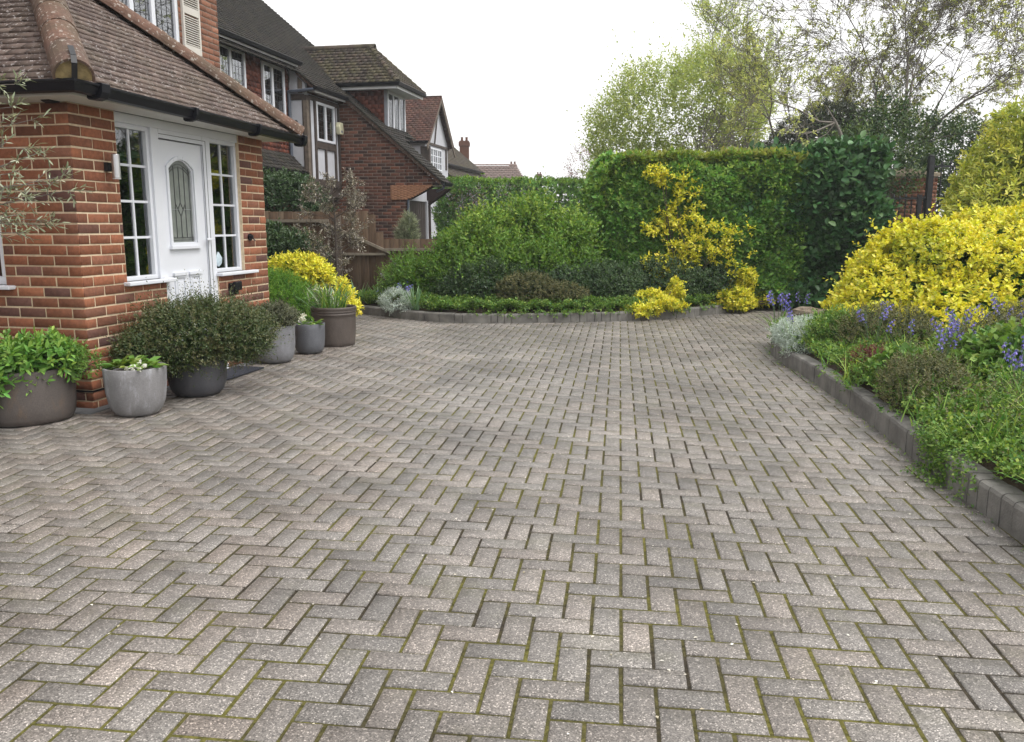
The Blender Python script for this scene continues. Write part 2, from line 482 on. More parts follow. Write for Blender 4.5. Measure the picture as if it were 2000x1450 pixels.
g1 = gutter(h1, [((-2.2, -.292, 2.272), (0, -1)), ((.18, -.292, 2.270), (0, -1)), ((.292, -.292, 2.268), (1, -1)), ((.292, -.18, 2.266), (1, 0)), ((.292, 2.90, 2.228), (1, 0))])
def clip_f(s, z, w=.035, e=.012):
    m = MB(); pts = [(.285, -.03), (.285, -.085), (.30, -.096), (.345, -.10), (.39, -.088), (.41, -.05), (.415, .004), (.40, .01), (.285, .012)]
    m.prism([(a, s - w, z + b) for a, b in pts], (0, 2 * w, 0)); 
    m.obj('gutter_bracket', MT['black'], h1, bevel=.003)
for s_, z_, w_ in ((-.12, 2.267, .04), (.95, 2.253, .018), (1.95, 2.240, .018), (2.86, 2.229, .03)):
    clip_f(s_, z_, w_)
m = MB(); m.prism([(-.12, -.285 - a + .285 - .0, 2.271 + b) for a, b in [(.285 - .285, -.03), (0, -.085), (.06, -.10), (.105, -.088), (.13, -.05), (.13, .004), (0, .012)]], (.07, 0, 0)); m.obj('gutter_bracket', MT['black'], h1, bevel=.003)
for s_ in (.93, 1.93):      # black feet of the fascia brackets
    m = MB(); m.prism([(.285, s_ - .05, 2.21), (.285, s_ + .03, 2.21), (.34, s_ + .03, 2.175), (.34, s_ - .05, 2.175)], (0, 0, .02)); m.obj('bracket_foot', MT['black'], h1)
# roof planes of the porch
ph = math.radians(40); ct, st_ = math.cos(ph), math.sin(ph)
eo = .345
def zf(t): return 2.222 + (eo - t) * math.tan(ph)
S_up = hv(-ct, 0, st_)
tapex = -1.15
dm = (eo - tapex) / ct
tiles('roof_slope', H(eo, 0, 2.222), UU, S_up, dm, lambda d: -(eo - d * ct) + .0 - .02, lambda d: (eo - d * ct) + 2.30 + .02, MT['tile'], h1, gauge=.08, length=.12, tilt=.15)
se = -(eo) + .0
S_up2 = hv(0, ct, st_)
tiles('roof_slope', H(0, se, 2.222), NN, S_up2, dm, lambda d: -2.2, lambda d: -(se + d * ct) + .0 + .02, MT['tile'], h1, gauge=.08, length=.12, tilt=.15)
m = MB()     # roofing felt under the tiles
ap = (tapex, 1.15, zf(tapex)); bk = (-2.2, 1.15, zf(tapex))
c1 = (eo - .02, se + .02, 2.222); c2 = (eo - .02, 2.645, 2.222)
m.add([c1, c2, ap], [(0, 1, 2)]); m.add([c1, ap, bk, (-2.2, se + .02, 2.222)], [(0, 1, 2, 3)]); m.add([c2, (-2.2, 2.645, 2.222), bk, ap], [(0, 1, 2, 3)])
m.obj('roof_felt', MT['dark'], h1)
halfround('ridge_tiles', H(.36, -.355, 2.232), H(tapex, 1.15, zf(tapex) + .01), .122, .36, MT['ridge'], h1)
halfround('ridge_tiles', H(.39, 2.69, 2.185), H(tapex, 1.15, zf(tapex) + .01), .095, .36, MT['ridge'], h1)
# yellow mortar in the mouth of the corner hip tile, and its iron strap
d_h = H(tapex, 1.15, zf(tapex)) - H(.36, -.355, 2.232); d_h /= np.linalg.norm(d_h)
xh = np.cross(d_h, [0, 0, 1.]); xh /= np.linalg.norm(xh); uh = np.cross(xh, d_h)
m = MB(False); p0 = H(.36, -.355, 2.232) + d_h * .02 + uh * .05
m.prism([p0 + .11 * math.cos(a) * xh + .105 * math.sin(a) * uh for a in np.linspace(-.2, PI + .2, 14)], d_h * .05)
m.obj('hip_mortar', m_plain('lichen_mortar', (.30, .23, .11), .9, .4, 25, .5, 60), h1)
m = MB(False); q = p0 - d_h * .03
pth = [q - uh * .03 + d_h * .0, q + uh * .10 - d_h * .012, q + uh * .135 + d_h * .03, q + uh * .140 + d_h * .17]
for a, b in zip(pth[:-1], pth[1:]):
    dd = b - a; nn2 = np.cross(xh, dd); nn2 /= np.linalg.norm(nn2)
    m.prism([a - xh * .017, a + xh * .017, b + xh * .017, b - xh * .017], nn2 * .006)
m.obj('hip_iron', MT['iron'], h1)
m = MB(); pts = []
for k in range(9):
    a = PI * k / 8; pts.append((.33, 2.84 + .045 * math.cos(a) - .03, 2.25 + .13 * math.sin(a) ** .8 * 1.0))
m.tube(pts, .012, 6); m.obj('overflow_hook', MT['black'], h1)

# door and side windows, one white frame
fr = MB()
T = -.035
for s0, s1, z0, z1 in ((.49, 2.252, 2.118, 2.19), (.93, 1.03, .0, 2.118), (1.655, 1.775, .0, 2.118), (1.03, 1.655, 2.045, 2.118)):
    fr.box(-.10, T + .02, s0, s1, z0, z1)
frame = fr.obj('door_frame', MT['upvc'], h1, bevel=.004)
m = MB(); m.box(T + .0205, T + .0225, 1.032, 1.656, 2.040, 2.046); m.box(T + .0205, T + .0225, 1.652, 1.657, .06, 2.04); m.box(T + .0205, T + .0225, 1.70, 1.704, .05, 2.08); m.box(T + .0205, T + .0225, 1.03, 1.704, 2.078, 2.082)
m.obj('gasket', MT['lead'], frame)
for (a, b, nm) in ((.49, .93, 'left'), (1.775, 2.252, 'right')):
    w = window('f', T, a, b, .905, 2.118, h1, fw=.036, depth=.06, trans=(1.805, 1.527, 1.245), bars_v=((a + b) / 2 + (.0 if nm == 'right' else 0),), bar=.019, name='side_window', sill=((a - .045, b + .13, .055 - T)) if nm == 'left' else ((a - .02, b + .165, .055 - T)))
m = MB(); m.box(T - .03, T + .0, .54, .56, .95, 2.07); 
# door leaf
leaf = MB()
L0, L1 = 1.035, 1.650; T2 = T + .004
gz0, gz1, gs0, gs1 = 1.195, 1.80, 1.148, 1.490   # glazed opening: straight sides then an arch
cxg = (gs0 + gs1) / 2; arch = .085
def arc(s, h0=gz1, rise=arch, half=(gs1 - gs0) / 2):
    return h0 + rise * (1 - ((s - cxg) / half) ** 2)
leaf.box(T2 - .045, T2, L0, gs0, .06, 2.038); leaf.box(T2 - .045, T2, gs1, L1, .06, 2.038); leaf.box(T2 - .045, T2, gs0, gs1, .06, gz0)
ns = 12
xs = np.linspace(gs0, gs1, ns + 1)
for i in range(ns):
    leaf.prism([(T2, xs[i], arc(xs[i])), (T2, xs[i + 1], arc(xs[i + 1])), (T2, xs[i + 1], 2.038), (T2, xs[i], 2.038)], (-.045, 0, 0))
door = leaf.obj('door', MT['upvc'], h1)
mo = MB(); wm = .028
def mold(pts, w=wm, th=.014):
    for (a, b) in zip(pts[:-1], pts[1:]):
        d = np.array([b[0] - a[0], b[1] - a[1]]); d = d / np.linalg.norm(d); n = np.array([-d[1], d[0]])
        mo.prism([(T2, a[0] - n[0] * w * .5 - d[0] * .004, a[1] - n[1] * w * .5 - d[1] * .004), (T2, b[0] - n[0] * w * .5 + d[0] * .004, b[1] - n[1] * w * .5 + d[1] * .004), (T2, b[0] + n[0] * w * .5 + d[0] * .004, b[1] + n[1] * w * .5 + d[1] * .004), (T2, a[0] + n[0] * w * .5 - d[0] * .004, a[1] + n[1] * w * .5 - d[1] * .004)], (th + .0002 * len(mo.V) % .003, 0, 0))
o_ = .022
mold([(x, arc(x, gz1 + o_, arch, (gs1 - gs0) / 2 + o_)) for x in np.linspace(gs0 - o_, gs1 + o_, 13)])
mold([(gs0 - o_, gz0 - o_), (gs0 - o_, gz1 + o_)]); mold([(gs1 + o_, gz0 - o_), (gs1 + o_, gz1 + o_)])
mo.box(T2, T2 + .03, gs0 - .05, gs1 + .05, gz0 - .055, gz0 - .03); mo.box(T2, T2 + .016, gs0 - .03, gs1 + .03, gz0 - .03, gz0 - .006)
mo.box(T2, T2 + .016, gs0 - .045, gs1 + .045, gz1 + arch + .04, gz1 + arch + .052) if False else None
for (a, b) in ((1.135, 1.29), (1.36, 1.515)):       # lower raised panels
    mo.box(T2, T2 + .024, a - .02, b + .02, .915, .94); mo.box(T2, T2 + .012, a - .005, b + .005, .895, .915)
    for k, (p, q) in enumerate(((a, a + .018), (b - .018, b))): mo.box(T2, T2 + .011, p, q, .30, .894)
    mo.box(T2, T2 + .0105, a, b, .27, .30); mo.box(T2, T2 + .006, a + .04, b - .04, .34, .86)
mo.obj('moulding', MT['upvc'], door)
gl = MB()
gt = T2 - .018
pts = [(gt, gs0 - .002, gz0 - .002), (gt, gs1 + .002, gz0 - .002)] + [(gt, x, arc(x)) for x in np.linspace(gs1 + .002, gs0 - .002, 13)]
gl.prism(pts, (-.006, 0, 0))
t = NT('frosted_glass'); f = t.noise(160, 3)
t.pbr(t.ramp(t.noise(9, 4), [(.3, (.15, .17, .155)), (.7, (.23, .25, .23))]), .18, t.bump(f, .6, .004), .9); MT['frost'] = t.m
glp = gl.obj('pane', MT['frost'], door)
le = MB(); q0 = gt + .0005
def ln(a, b, w=.0055, mt=le, o=.004):
    d = np.array([b[0] - a[0], b[1] - a[1]]); d = d / np.linalg.norm(d); n = np.array([-d[1], d[0]]) * w / 2
    mt.prism([(q0, a[0] - n[0], a[1] - n[1]), (q0, b[0] - n[0], b[1] - n[1]), (q0, b[0] + n[0], b[1] + n[1]), (q0, a[0] + n[0], a[1] + n[1])], (o, 0, 0))
for off in (.028,):
    ln((gs0 + off, gz0 + .01), (gs0 + off, gz1 + .03)); ln((gs1 - off, gz0 + .01), (gs1 - off, gz1 + .03))
for x in (cxg - .072, cxg + .072): ln((x, gz0 + .04), (x, gz1 + .035))
ln((gs0, gz0 + .04), (gs1, gz0 + .04)); ln((gs0, gz0 + .02), (gs1, gz0 + .02), .004)
for rr in (.03, .055):
    px = np.linspace(gs0 + .012, gs1 - .012, 9); pz = [arc(x) - rr for x in px]
    for i in range(8): ln((px[i], pz[i]), (px[i + 1], pz[i + 1]))
cm = 1.475
ln((cxg, gz1 + .035), (cxg, cm + .06)); ln((cxg, cm - .06), (cxg, gz0 + .04))
for a, b in (((cxg, cm + .06), (cxg + .036, cm)), ((cxg + .036, cm), (cxg, cm - .06)), ((cxg, cm - .06), (cxg - .036, cm)), ((cxg - .036, cm), (cxg, cm + .06)),
             ((cxg + .036, cm), (cxg + .072, cm + .05)), ((cxg - .036, cm), (cxg - .072, cm + .05))): ln(a, b)
ln((cxg + .0, 1.43), (cxg + .05, 1.40)) if False else None
le.obj('lead_pattern', MT['lead'], glp)
l2 = MB()
ln((gs0 + .02, cm), (cxg - .04, cm), .005, l2); ln((cxg + .04, cm), (gs1 - .02, cm), .005, l2)
l2.obj('pale_lead_line', MT['leadw'], glp)
hd = MB(); hd.box(T2 + .001, T2 + .012, 1.662, 1.690, 1.07, 1.30); hd.box(T2 + .012, T2 + .045, 1.668, 1.684, 1.205, 1.225); hd.box(T2 + .035, T2 + .05, 1.60, 1.684, 1.204, 1.226)
hd.obj('handle', MT['upvc'], door, bevel=.004)
m = MB(); m.box(T2 + .0125, T2 + .0145, 1.672, 1.680, 1.12, 1.15); m.obj('keyhole', MT['dark'], door)
m = MB(); m.box(-.10, .05, .985, 1.775, -.01, .055); m.obj('threshold', MT['upvc'], h1, bevel=.004)
# dark hall behind the glass, curtain in the right light
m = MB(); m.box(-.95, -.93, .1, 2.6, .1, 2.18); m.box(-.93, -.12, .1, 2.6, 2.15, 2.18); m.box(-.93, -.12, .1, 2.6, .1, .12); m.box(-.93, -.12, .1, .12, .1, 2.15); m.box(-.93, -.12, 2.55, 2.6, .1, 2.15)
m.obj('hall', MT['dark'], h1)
m = MB()
for k in range(14):
    a = 1.93 + k * .022; m.prism([(-.17 - .012 * (k % 2), a, .93), (-.17 - .012 * ((k + 1) % 2), a + .022, .93), (-.17 - .012 * ((k + 1) % 2), a + .022, 2.1), (-.17 - .012 * (k % 2), a, 2.1)], (-.01, 0, 0))
for k in range(3):
    a = .885 - k * .014; m.prism([(-.15 - .012 * (k % 2), a - .014, .93), (-.15 - .012 * ((k + 1) % 2), a, .93), (-.15 - .012 * ((k + 1) % 2), a, 2.1), (-.15 - .012 * (k % 2), a - .014, 2.1)], (-.01, 0, 0))
m.obj('curtain', MT['curtain'], h1)
# window in the near face of the porch
window('n', .035, -1.95, -.655, .905, 2.12, h1, fw=.06, depth=.07, sill=(-1.98, -.575, .10), name='porch_window', bars_v=(-1.3,))
m = MB(); m.box(-1.95, -.66, .13, .15, .9, 2.1); m.obj('dark_backing', MT['dark'], h1)  # dark sheet set behind the pane in place of a room
# plastic bag standing on the inside of the right sill
V = []; 
m = MB(False); c = H(-.125, 1.90, .955); prof = [(.0, 0), (.055, .0), (.075, .03), (.078, .08), (.06, .13), (.035, .165), (.045, .20), (.015, .19), (0, .17)]
m.lathe(c, prof, 16)
bv = [v + np.array([random.uniform(-.008, .008)] * 3) for v in m.V]; m.V = bv
tag(m.obj('plastic_bag', m_plain('bag_plastic', (.50, .60, .66), .35, .2, 30), loc=c, smooth=True), 'pale blue plastic bag behind the lowest panes of the sidelight by the door handle', 'bag')

# upper storey of the main house
bricks('wall', 'f', -2.2, 2.6, 5.72, 2.2, 5.5, MT['brick_up'], MT['mortar_g'], h1, [(3.50, 4.80, 3.50, 4.72)], shift=.05)
bricks('wall', 'f', -2.2, -3.0, 2.6, 2.2, 5.5, MT['brick_up'], MT['mortar_g'], h1, [(-1.2, 1.2, 3.5, 4.72)], shift=.05)
window('f', -2.2, 3.50, 4.80, 3.50, 4.72, h1, mull=(3.89, 4.30), fw=.06, depth=.06, proud=-.01, glass=MT['glass_up'], lead=(.105, .14), sill=(3.46, 4.88, .05), name='bedroom_window')
window('f', -2.2, -1.2, 1.2, 3.50, 4.72, h1, mull=(-.4, .4), fw=.06, depth=.06, proud=-.01, glass=MT['glass_up'], sill=(-1.24, 1.24, .05), name='bedroom_window')
m = MB(); m.box(-2.45, -2.43, -1.3, 4.9, 3.3, 4.9); m.obj('net_curtain', MT['net'], h1)
m = MB(); m.box(-2.199, -2.165, 4.845, 4.875, 3.545, 4.72); m.box(-2.199, -2.165, 5.195, 5.225, 3.545, 4.72)
for z in (3.545, 4.02, 4.66): m.box(-2.199, -2.167, 4.875, 5.195, z, z + .09)
z = 3.645
while z < 4.65:
    if not (4.0 < z < 4.11): m.prism([(-2.192, 4.875, z + .004), (-2.192, 4.875, z + .022), (-2.170, 4.875, z + .006), (-2.170, 4.875, z)], (0, .32, 0))
    z += .028
m.obj('shutter', MT['shutter'], h1)
m = MB(); m.box(-8.2, -2.31, 5.62, 5.71, 0, 5.5); m.box(-8.2, -2.31, -3, -2.9, 0, 5.5); m.box(-8.3, -8.2, -3, 5.71, 0, 5.5); m.box(-2.31, -2.25, -3, 5.6, 0, 2.2)
m.obj('side_wall', MT['brick_up'], h1)
phm = math.radians(42)
tiles('main_roof', H(-1.8, 0, 5.4), UU, hv(-math.cos(phm), 0, math.sin(phm)), 4.6, lambda d: -3.2, lambda d: 5.95, MT['tile'], h1, gauge=.2, length=.26, wid=.3)
m = MB(); m.add([(-1.85, -3.2, 5.38), (-1.85, 5.95, 5.38), (-5.25, 5.95, 8.45), (-5.25, -3.2, 8.45), (-8.6, 5.95, 5.38), (-8.6, -3.2, 5.38)], [(0, 1, 2, 3), (3, 2, 4, 5)]); m.obj('roof_felt', MT['dark'], h1)

# small fittings screwed to the porch wall
wl = thing('wall_light', H(.03, .36, 1.78), 'slim steel up and down wall light between the brick corner and the narrow window', 'wall light', rz=-AZ)
m = MB(); m.box(.0, .035, .325, .375, 1.735, 1.80); m.obj('mount', MT['iron'], wl)
m = MB(False); c = H(.075, .36, 1.685); m.lathe(c, [(0, 0), (.028, 0), (.030, .004), (.030, .172), (.028, .176), (0, .176)], 20); m.obj('lamp_tube', MT['metal'], wl, smooth=False)
m = MB(False); m.lathe(H(.075, .36, 1.684), [(0, -.004), (.030, -.004), (.030, 0), (0, 0)], 16); m.obj('lens', MT['white'], wl)
db = thing('doorbell', H(.0, 2.37, 1.22), 'small round black fitting on the bricks right of the front door', 'doorbell', rz=-AZ)
m = MB(); m.tube([(.0, 2.36, 1.225), (.018, 2.36, 1.225)], .034, 16); m.obj('base', MT['black'], db)
m = MB(); m.tube([(.018, 2.36, 1.23), (.04, 2.365, 1.232)], .016, 12); m.tube([(.02, 2.36, 1.225), (.05, 2.385, 1.19)], .006, 6); m.obj('button', MT['iron'], db)
ob = thing('outdoor_socket', H(.0, 1.97, .74), 'black weatherproof socket box on the bricks just right of the white door', 'socket', rz=-AZ)
m = MB(); m.box(0, .05, 1.92, 2.03, .69, .80); m.obj('box', MT['black'], ob, bevel=.008)
m = MB(); m.box(.05, .085, 1.915, 2.035, .73, .815); m.obj('lid', MT['black'], ob, bevel=.01)
# ================================================================== HOUSE 2 (tile hung, timbered bay, catslide wing)
h2 = thing('tudor_house', H(-4.3, 12, 0), 'neighbouring house with dark catslide roof, hung tiles, timbered bay and brown brick wing', 'house', rz=-AZ)
K = .84; phk = math.atan(K); ck, sk = math.cos(phk), math.sin(phk)
def z2(t): return 2.31 + (-1.42 - t) * K
tm, tb, sb, S2 = -4.36, -3.95, 12.0, 13.725
# main wall: plaster backing + hung tiles above, brick below
m = MB(); m.box(tm - .2, tm - .03, 5.8, 12.0, 0, 4.78); m.obj('main_wall', MT['brick_up'], h2)
def hung(name, plane, fx, a0, a1, z0, z1, holes, root, right=None, left=None, g=.10):
    Cn = []; Hf = []
    r = 0; z = z0
    while z < z1 - .02:
        b = a0 + (r % 2) * -.0825
        lo = left(z + g * .5) if left else a0; hi = right(z + g * .5) if right else a1
        while b < a1:
            p, q = max(b, a0, lo), min(b + .165, a1, hi)
            cutp = [(p, q)]
            for (h0, h1_, hz0, hz1) in holes:
                if z + g > hz0 + .03 and z < hz1 - .03:
                    nv = []
                    for (x, y) in cutp:
                        if h0 > x: nv.append((x, min(y, h0)))
                        if h1_ < y: nv.append((max(x, h1_), y))
                    cutp = [w for w in nv if w[1] - w[0] > 0]
            for (x, y) in cutp:
                if y - x > .02:
                    Cn.append(((x + y) / 2, z + .075, random.uniform(0, .004))); Hf.append(((y - x - .003) / 2, .075, .006))
            b += .165
        z += g; r += 1
    Cn = np.array(Cn); n = len(Cn)
    if plane == 'f': Ax = np.array([UU, [0, 0, 1.], NN]); P = Hn(np.stack([fx + Cn[:, 2], Cn[:, 0], Cn[:, 1]], 1))
    else: Ax = np.array([NN, [0, 0, 1.], -UU]); P = Hn(np.stack([Cn[:, 0], fx - Cn[:, 2], Cn[:, 1]], 1))
    up = Ax[1] * math.cos(.16) - Ax[2] * math.sin(.16); nr = np.cross(Ax[0], up)
    return boxes(name, P, np.array(Hf), np.array([Ax[0], up, nr]), MT['hung'], root, None, rcol(n), bottom=True)
W1 = (9.20, 10.15, 3.56, 4.64); W2 = (10.82, 11.75, 3.54, 4.60)
hung('hung_tiles', 'f', tm, 7.5, 12.0, 2.85, 4.72, [W1, W2], h2)
for w_ in (W1, W2):
    m = MB(); m.box(tm - .028, tm + .0, w_[0] - .0, w_[1] + .0, w_[2], w_[3]); m.obj('window_lining', MT['dark'], h2)
    window('f', tm + .045, w_[0], w_[1], w_[2], w_[3], h2, mull=((w_[0] + w_[1]) / 2 - .06,), fw=.06, depth=.05, proud=.02, glass=MT['glass_up'], lead=(.11, .14), name='casement_window', sill=(w_[0] - .03, w_[1] + .03, .05))
    m = MB(); m.box(tm + .002, tm + .004, w_[0] + .03, w_[1] - .03, w_[2] + .03, w_[3] - .03); m.obj('net_curtain', MT['net'], h2)
# eaves of the main roof
m = MB(); m.box(tm, tm + .24, 6, 12.0, 4.69, 4.70); m.box(tm + .235, tm + .25, 6, 12.0, 4.67, 4.735); m.obj('fascia', MT['white'], h2)
gutter(h2, [((tm + .25, 6, 4.775), (1, 0)), ((tm + .25, 12.05, 4.775), (1, 0))], w=.11)
# roof: one long plane swept down over bay and wing
V0 = -8.0
def smin(d):
    t = -1.40 - d * ck
    return 13.56 if t > -3.72 else (11.92 if t > -4.07 else 6.5)
def smax(d):
    t = -1.40 - d * ck
    return (14.45 + (.4 if t < -2.62 else 0.) - max(0, t + 1.9) * .5) if t > -2.8 else (15.85 if t > -4.5 else 16.65)
def cutd(name, lo, hi, t0, t1, mat):    # strip of the main plane between t0 (low) and t1 (high)
    d0 = (-1.40 - t0) / ck; dN = (t0 - t1) / ck
    return tiles(name, H(t0, 0, z2(t0)), UU, hv(-ck, 0, sk), dN, lambda d: lo(d0 + d), lambda d: hi(d0 + d), mat, h2)
dz = lambda d: 0
tiles('catslide_roof', H(-1.40, 0, z2(-1.40)), UU, hv(-ck, 0, sk), (V0 + 1.40) / -ck, smin, smax, MT['tile_dk'], h2, gauge=.115, length=.17, tilt=.17, th=.024)
m = MB()
m.add([(-1.42, 13.6, z2(-1.42) - .02), (-1.42, 14.18, z2(-1.42) - .02), (-2.8, 14.4, z2(-2.8) - .02), (-2.8, 13.6, z2(-2.8) - .02)], [(0, 1, 2, 3)]); m.add([(-2.8, 13.6, z2(-2.8) - .02), (-2.8, 15.8, z2(-2.8) - .02), (-3.73, 15.8, z2(-3.73) - .02), (-3.73, 13.6, z2(-3.73) - .02)], [(0, 1, 2, 3)])
m.add([(-3.73, 11.97, z2(-3.73) - .02), (-3.73, 15.8, z2(-3.73) - .02), (-4.1, 15.8, z2(-4.1) - .02), (-4.1, 11.97, z2(-4.1) - .02)], [(0, 1, 2, 3)])
m.add([(-4.1, 6.5, z2(-4.1) - .02), (-4.1, 16.6, z2(-4.1) - .02), (V0, 16.6, z2(V0) - .02), (V0, 6.5, z2(V0) - .02)], [(0, 1, 2, 3)])
m.add([(V0, 6.5, z2(V0) - .02), (V0, 16.6, z2(V0) - .02), (-11.9, 16.6, 4.6), (-11.9, 6.5, 4.6)], [(0, 1, 2, 3)])
m.obj('roof_underlay', MT['dark'], h2)
halfround('ridge_tiles', H(V0, 6.5, z2(V0)), H(V0, 16.6, z2(V0)), .11, .33, MT['tile_dk'], h2, up=.03)
m = MB(); m.prism([(tm - .1, 16.45, 0), (V0, 16.45, 0), (-11.7, 16.45, 0), (-11.7, 16.45, 4.7), (V0, 16.45, z2(V0) - .1), (tm - .1, 16.45, z2(tm) - .15)], (0, .1, 0))
m.prism([(tm - .1, 6.6, 0), (V0, 6.6, 0), (-11.7, 6.6, 0), (-11.7, 6.6, 4.7), (V0, 6.6, z2(V0) - .1), (tm - .1, 6.6, z2(tm) - .15)], (0, .1, 0)); m.obj('gable_wall', MT['brick_up'], h2)
# verge strip (mortar and tile edge) along the catslide
m = MB(); m.prism([(-1.46, 13.60, z2(-1.46) - .09), (-1.46, 13.60, z2(-1.46) + .0), (-3.74, 13.60, z2(-3.74) + .0), (-3.74, 13.60, z2(-3.74) - .09)], (0, .12, 0)); m.obj('verge', MT['ridge'], h2)
m = MB(); m.prism([(-3.74, 11.96, z2(-3.74) - .07), (-3.74, 11.96, z2(-3.74)), (-4.14, 11.96, z2(-4.14)), (-4.14, 11.96, z2(-4.14) - .07)], (0, .06, 0)); m.obj('verge', MT['ridge'], h2)
# timbered bay
bay = MB(); bay.box(tm, tb - .03, sb + .03, S2, 2.35, 4.15); bay.prism([(tm, sb + .03, 4.15), (tb - .03, sb + .03, 4.15), (tb - .03, sb + .03, z2(tb) - .09), (tm, sb + .03, z2(tm) - .09)], (0, .1, 0))
bw = bay.obj('bay_wall', MT['render'], h2)
tp = MB()
tp.box(-4.05, tb + .012, sb - .012, sb + .17, 2.0, 4.10)            # corner post
tp.box(tm, -4.33, sb - .01, sb + .05, 2.6, 4.62)
tp.box(tm + .0, tb - .05, sb - .008, sb + .06, 4.00, 4.12)
tp.box(tm + .0, tb - .05, sb - .009, sb + .06, 3.86, 3.97) if False else None
tp.box(tb - .06, tb + .008, sb + .17, S2, 4.03, 4.13)
tp.box(tb - .06, tb + .006, sb + .17, S2, 2.20, 2.36)
tp.box(tb - .06, tb + .007, 12.40, 12.47, 2.36, 4.03); tp.box(tb - .06, tb + .007, 13.43, 13.50, 2.36, 4.03)
tp.box(tb - .06, tb + .005, 12.47, 13.43, 3.03, 3.17); tp.box(tb - .06, tb + .006, 12.90, 12.97, 2.36, 3.03)
tp.box(tb - .06, tb + .009, 13.66, 13.72, 2.2, 4.03)
tp.obj('timber_frame', MT['timber'], h2)
m = MB(); m.box(-4.02, tb + .014, sb - .014, sb + .09, 2.0, 3.99); m.obj('weathered_post', MT['timber_w'], h2)
m = MB(); m.box(-4.33, -4.05, sb - .004, sb + .05, 2.6, 3.98); m.box(-4.33, -4.15, sb - .004, sb + .05, 4.14, 4.36); m.obj('white_panel', MT['render'], h2)
m = MB(); m.prism([(-4.13, sb - .006, 4.14), (-4.04, sb - .006, 4.14), (-4.04, sb - .006, 4.39), (-4.13, sb - .006, 4.47)], (0, .05, 0)); m.obj('weathered_post', MT['timber_w'], h2)
window('f', tb + .02, 12.47, 13.43, 3.19, 4.03, h2, mull=(12.95,), fw=.055, depth=.06, name='casement_window', glass=MT['glass'], lead=(.11, .14))
m = MB(); m.box(tb - .025, tb - .02, 12.5, 13.4, 3.2, 4.0); m.obj('dark_room', MT['dark'], h2)
m = MB(); m.box(tm + .2, -3.74, sb - .05, sb + .05, 4.19, 4.22); m.box(tb, -3.74, sb + .05, 13.6, 4.19, 4.20); m.box(-3.745, -3.73, sb - .0, 13.6, 4.15, 4.22); m.obj('fascia', MT['white'], h2)
gutter(h2, [((-3.73, 11.9, 4.26), (1, 0)), ((-3.73, 13.62, 4.26), (1, 0))], w=.10)
m = MB(); m.tube([(-4.02 + .3, 11.93, 4.2), (-4.33, 11.92, 4.16)], .035, 8); m.tube([(-4.31, 11.93, 4.16), (-4.31, 11.93, 2.5)], .035, 8); m.obj('downpipe', m_plain('grey_pipe', (.07, .085, .115), .4), h2)
m = MB(); m.box(tm - .1, tb - .02, sb, S2, 1.98, 2.2); m.obj('bay_soffit', MT['timber'], h2)
m = MB(); m.box(tm - .4, tm - .3, sb, S2, 0, 2.0); m.obj('porch_back_wall', MT['timber'], h2)
# low lean-to roof in front of the main wall
pl = math.atan2(.36, .33)
tiles('lean_to_roof', H(-4.0, 0, 2.46), UU, hv(-math.cos(pl), 0, math.sin(pl)), .50, lambda d: 8.5, lambda d: 11.98, MT['tile_dk'], h2)
m = MB(); m.box(-4.1, -4.02, 8.5, 11.98, 2.38, 2.45); m.obj('fascia', MT['white'], h2)
gutter(h2, [((-4.02, 8.5, 2.47), (1, 0)), ((-4.02, 12.0, 2.47), (1, 0))], w=.09)
# brick wing
def rt(z): return -1.42 - (z + .06 - 2.31) / K
bricks('wing_wall', 'n', S2, -4.45, -2.33, 0., 4.5, MT['brick_dk'], MT['mortar_g'], h2, right=lambda z: min(-2.33, rt(z + .04)), shift=.1)
bricks('corbel', 'n', S2 - .002, -2.33, -1.5, 2.25, 3.0, MT['brick_dk'], MT['mortar_g'], h2, right=lambda z: rt(z + .04), shift=.1)
MT['tileor'] = m_plain('orange_creasing_tile', (.40, .20, .11), .85, .2, 14, .4, 60)
Cn = []; Hf = []
for r in range(12):
    z = 1.93 + r * .028
    x = -2.72; e = -2.30 + (.62 * (r / 11.) ** .8)
    b = x - (r % 2) * .08
    while b < e:
        p, q = max(b, x), min(b + .16, e)
        if q - p > .02: Cn.append(((p + q) / 2, z + .014)); Hf.append(((q - p - .004) / 2, .012, .02))
        b += .16
Cn = np.array(Cn)
boxes('corbel_tiles', Hn(np.stack([Cn[:, 0], np.full(len(Cn), S2 - .012), Cn[:, 1]], 1)), Hf, np.array([NN, [0, 0, 1.], -UU]), MT['tileor'], h2, None, rcol(len(Cn)))
m = MB(); m.prism([(-2.33, S2 + .01, 1.93), (-2.30, S2 + .01, 1.93), (-1.68, S2 + .01, 2.24), (-2.33, S2 + .01, 2.24)], (0, .25, 0))
m.prism([(-2.33, 15.28, 1.85), (-1.75, 15.28, 2.24), (-2.33, 15.28, 2.24)], (0, .3, 0)); m.obj('corbel', MT['brick_dk'], h2)
m = MB(); m.box(-2.45, -2.335, S2 + .02, 13.85, 0, 2.95); m.box(-2.45, -2.335, 15.27, 15.6, 0, 2.2); m.box(-2.45, -2.335, 13.85, 14.4, 2.28, 2.95); m.box(-2.45, -2.34, 14.4, 15.27, 2.0, 2.2); m.box(-4.4, -2.45, 15.5, 15.6, 0, 2.9); m.box(-2.6, -2.45, 13.85, 15.5, 0, 2.2)
m.obj('front_wall', MT['brick_dk'], h2)
m = MB(); m.box(-2.40, -2.30, 13.79, 13.86, 0, 1.95); m.box(-2.40, -2.30, 15.20, 15.27, 0, 1.95); m.box(-2.40, -2.31, 13.86, 15.2, 1.92, 2.28); m.obj('door_surround', MT['render'], h2)
m = MB(); m.box(-2.385, -2.35, 13.86, 15.2, 0, 1.92)
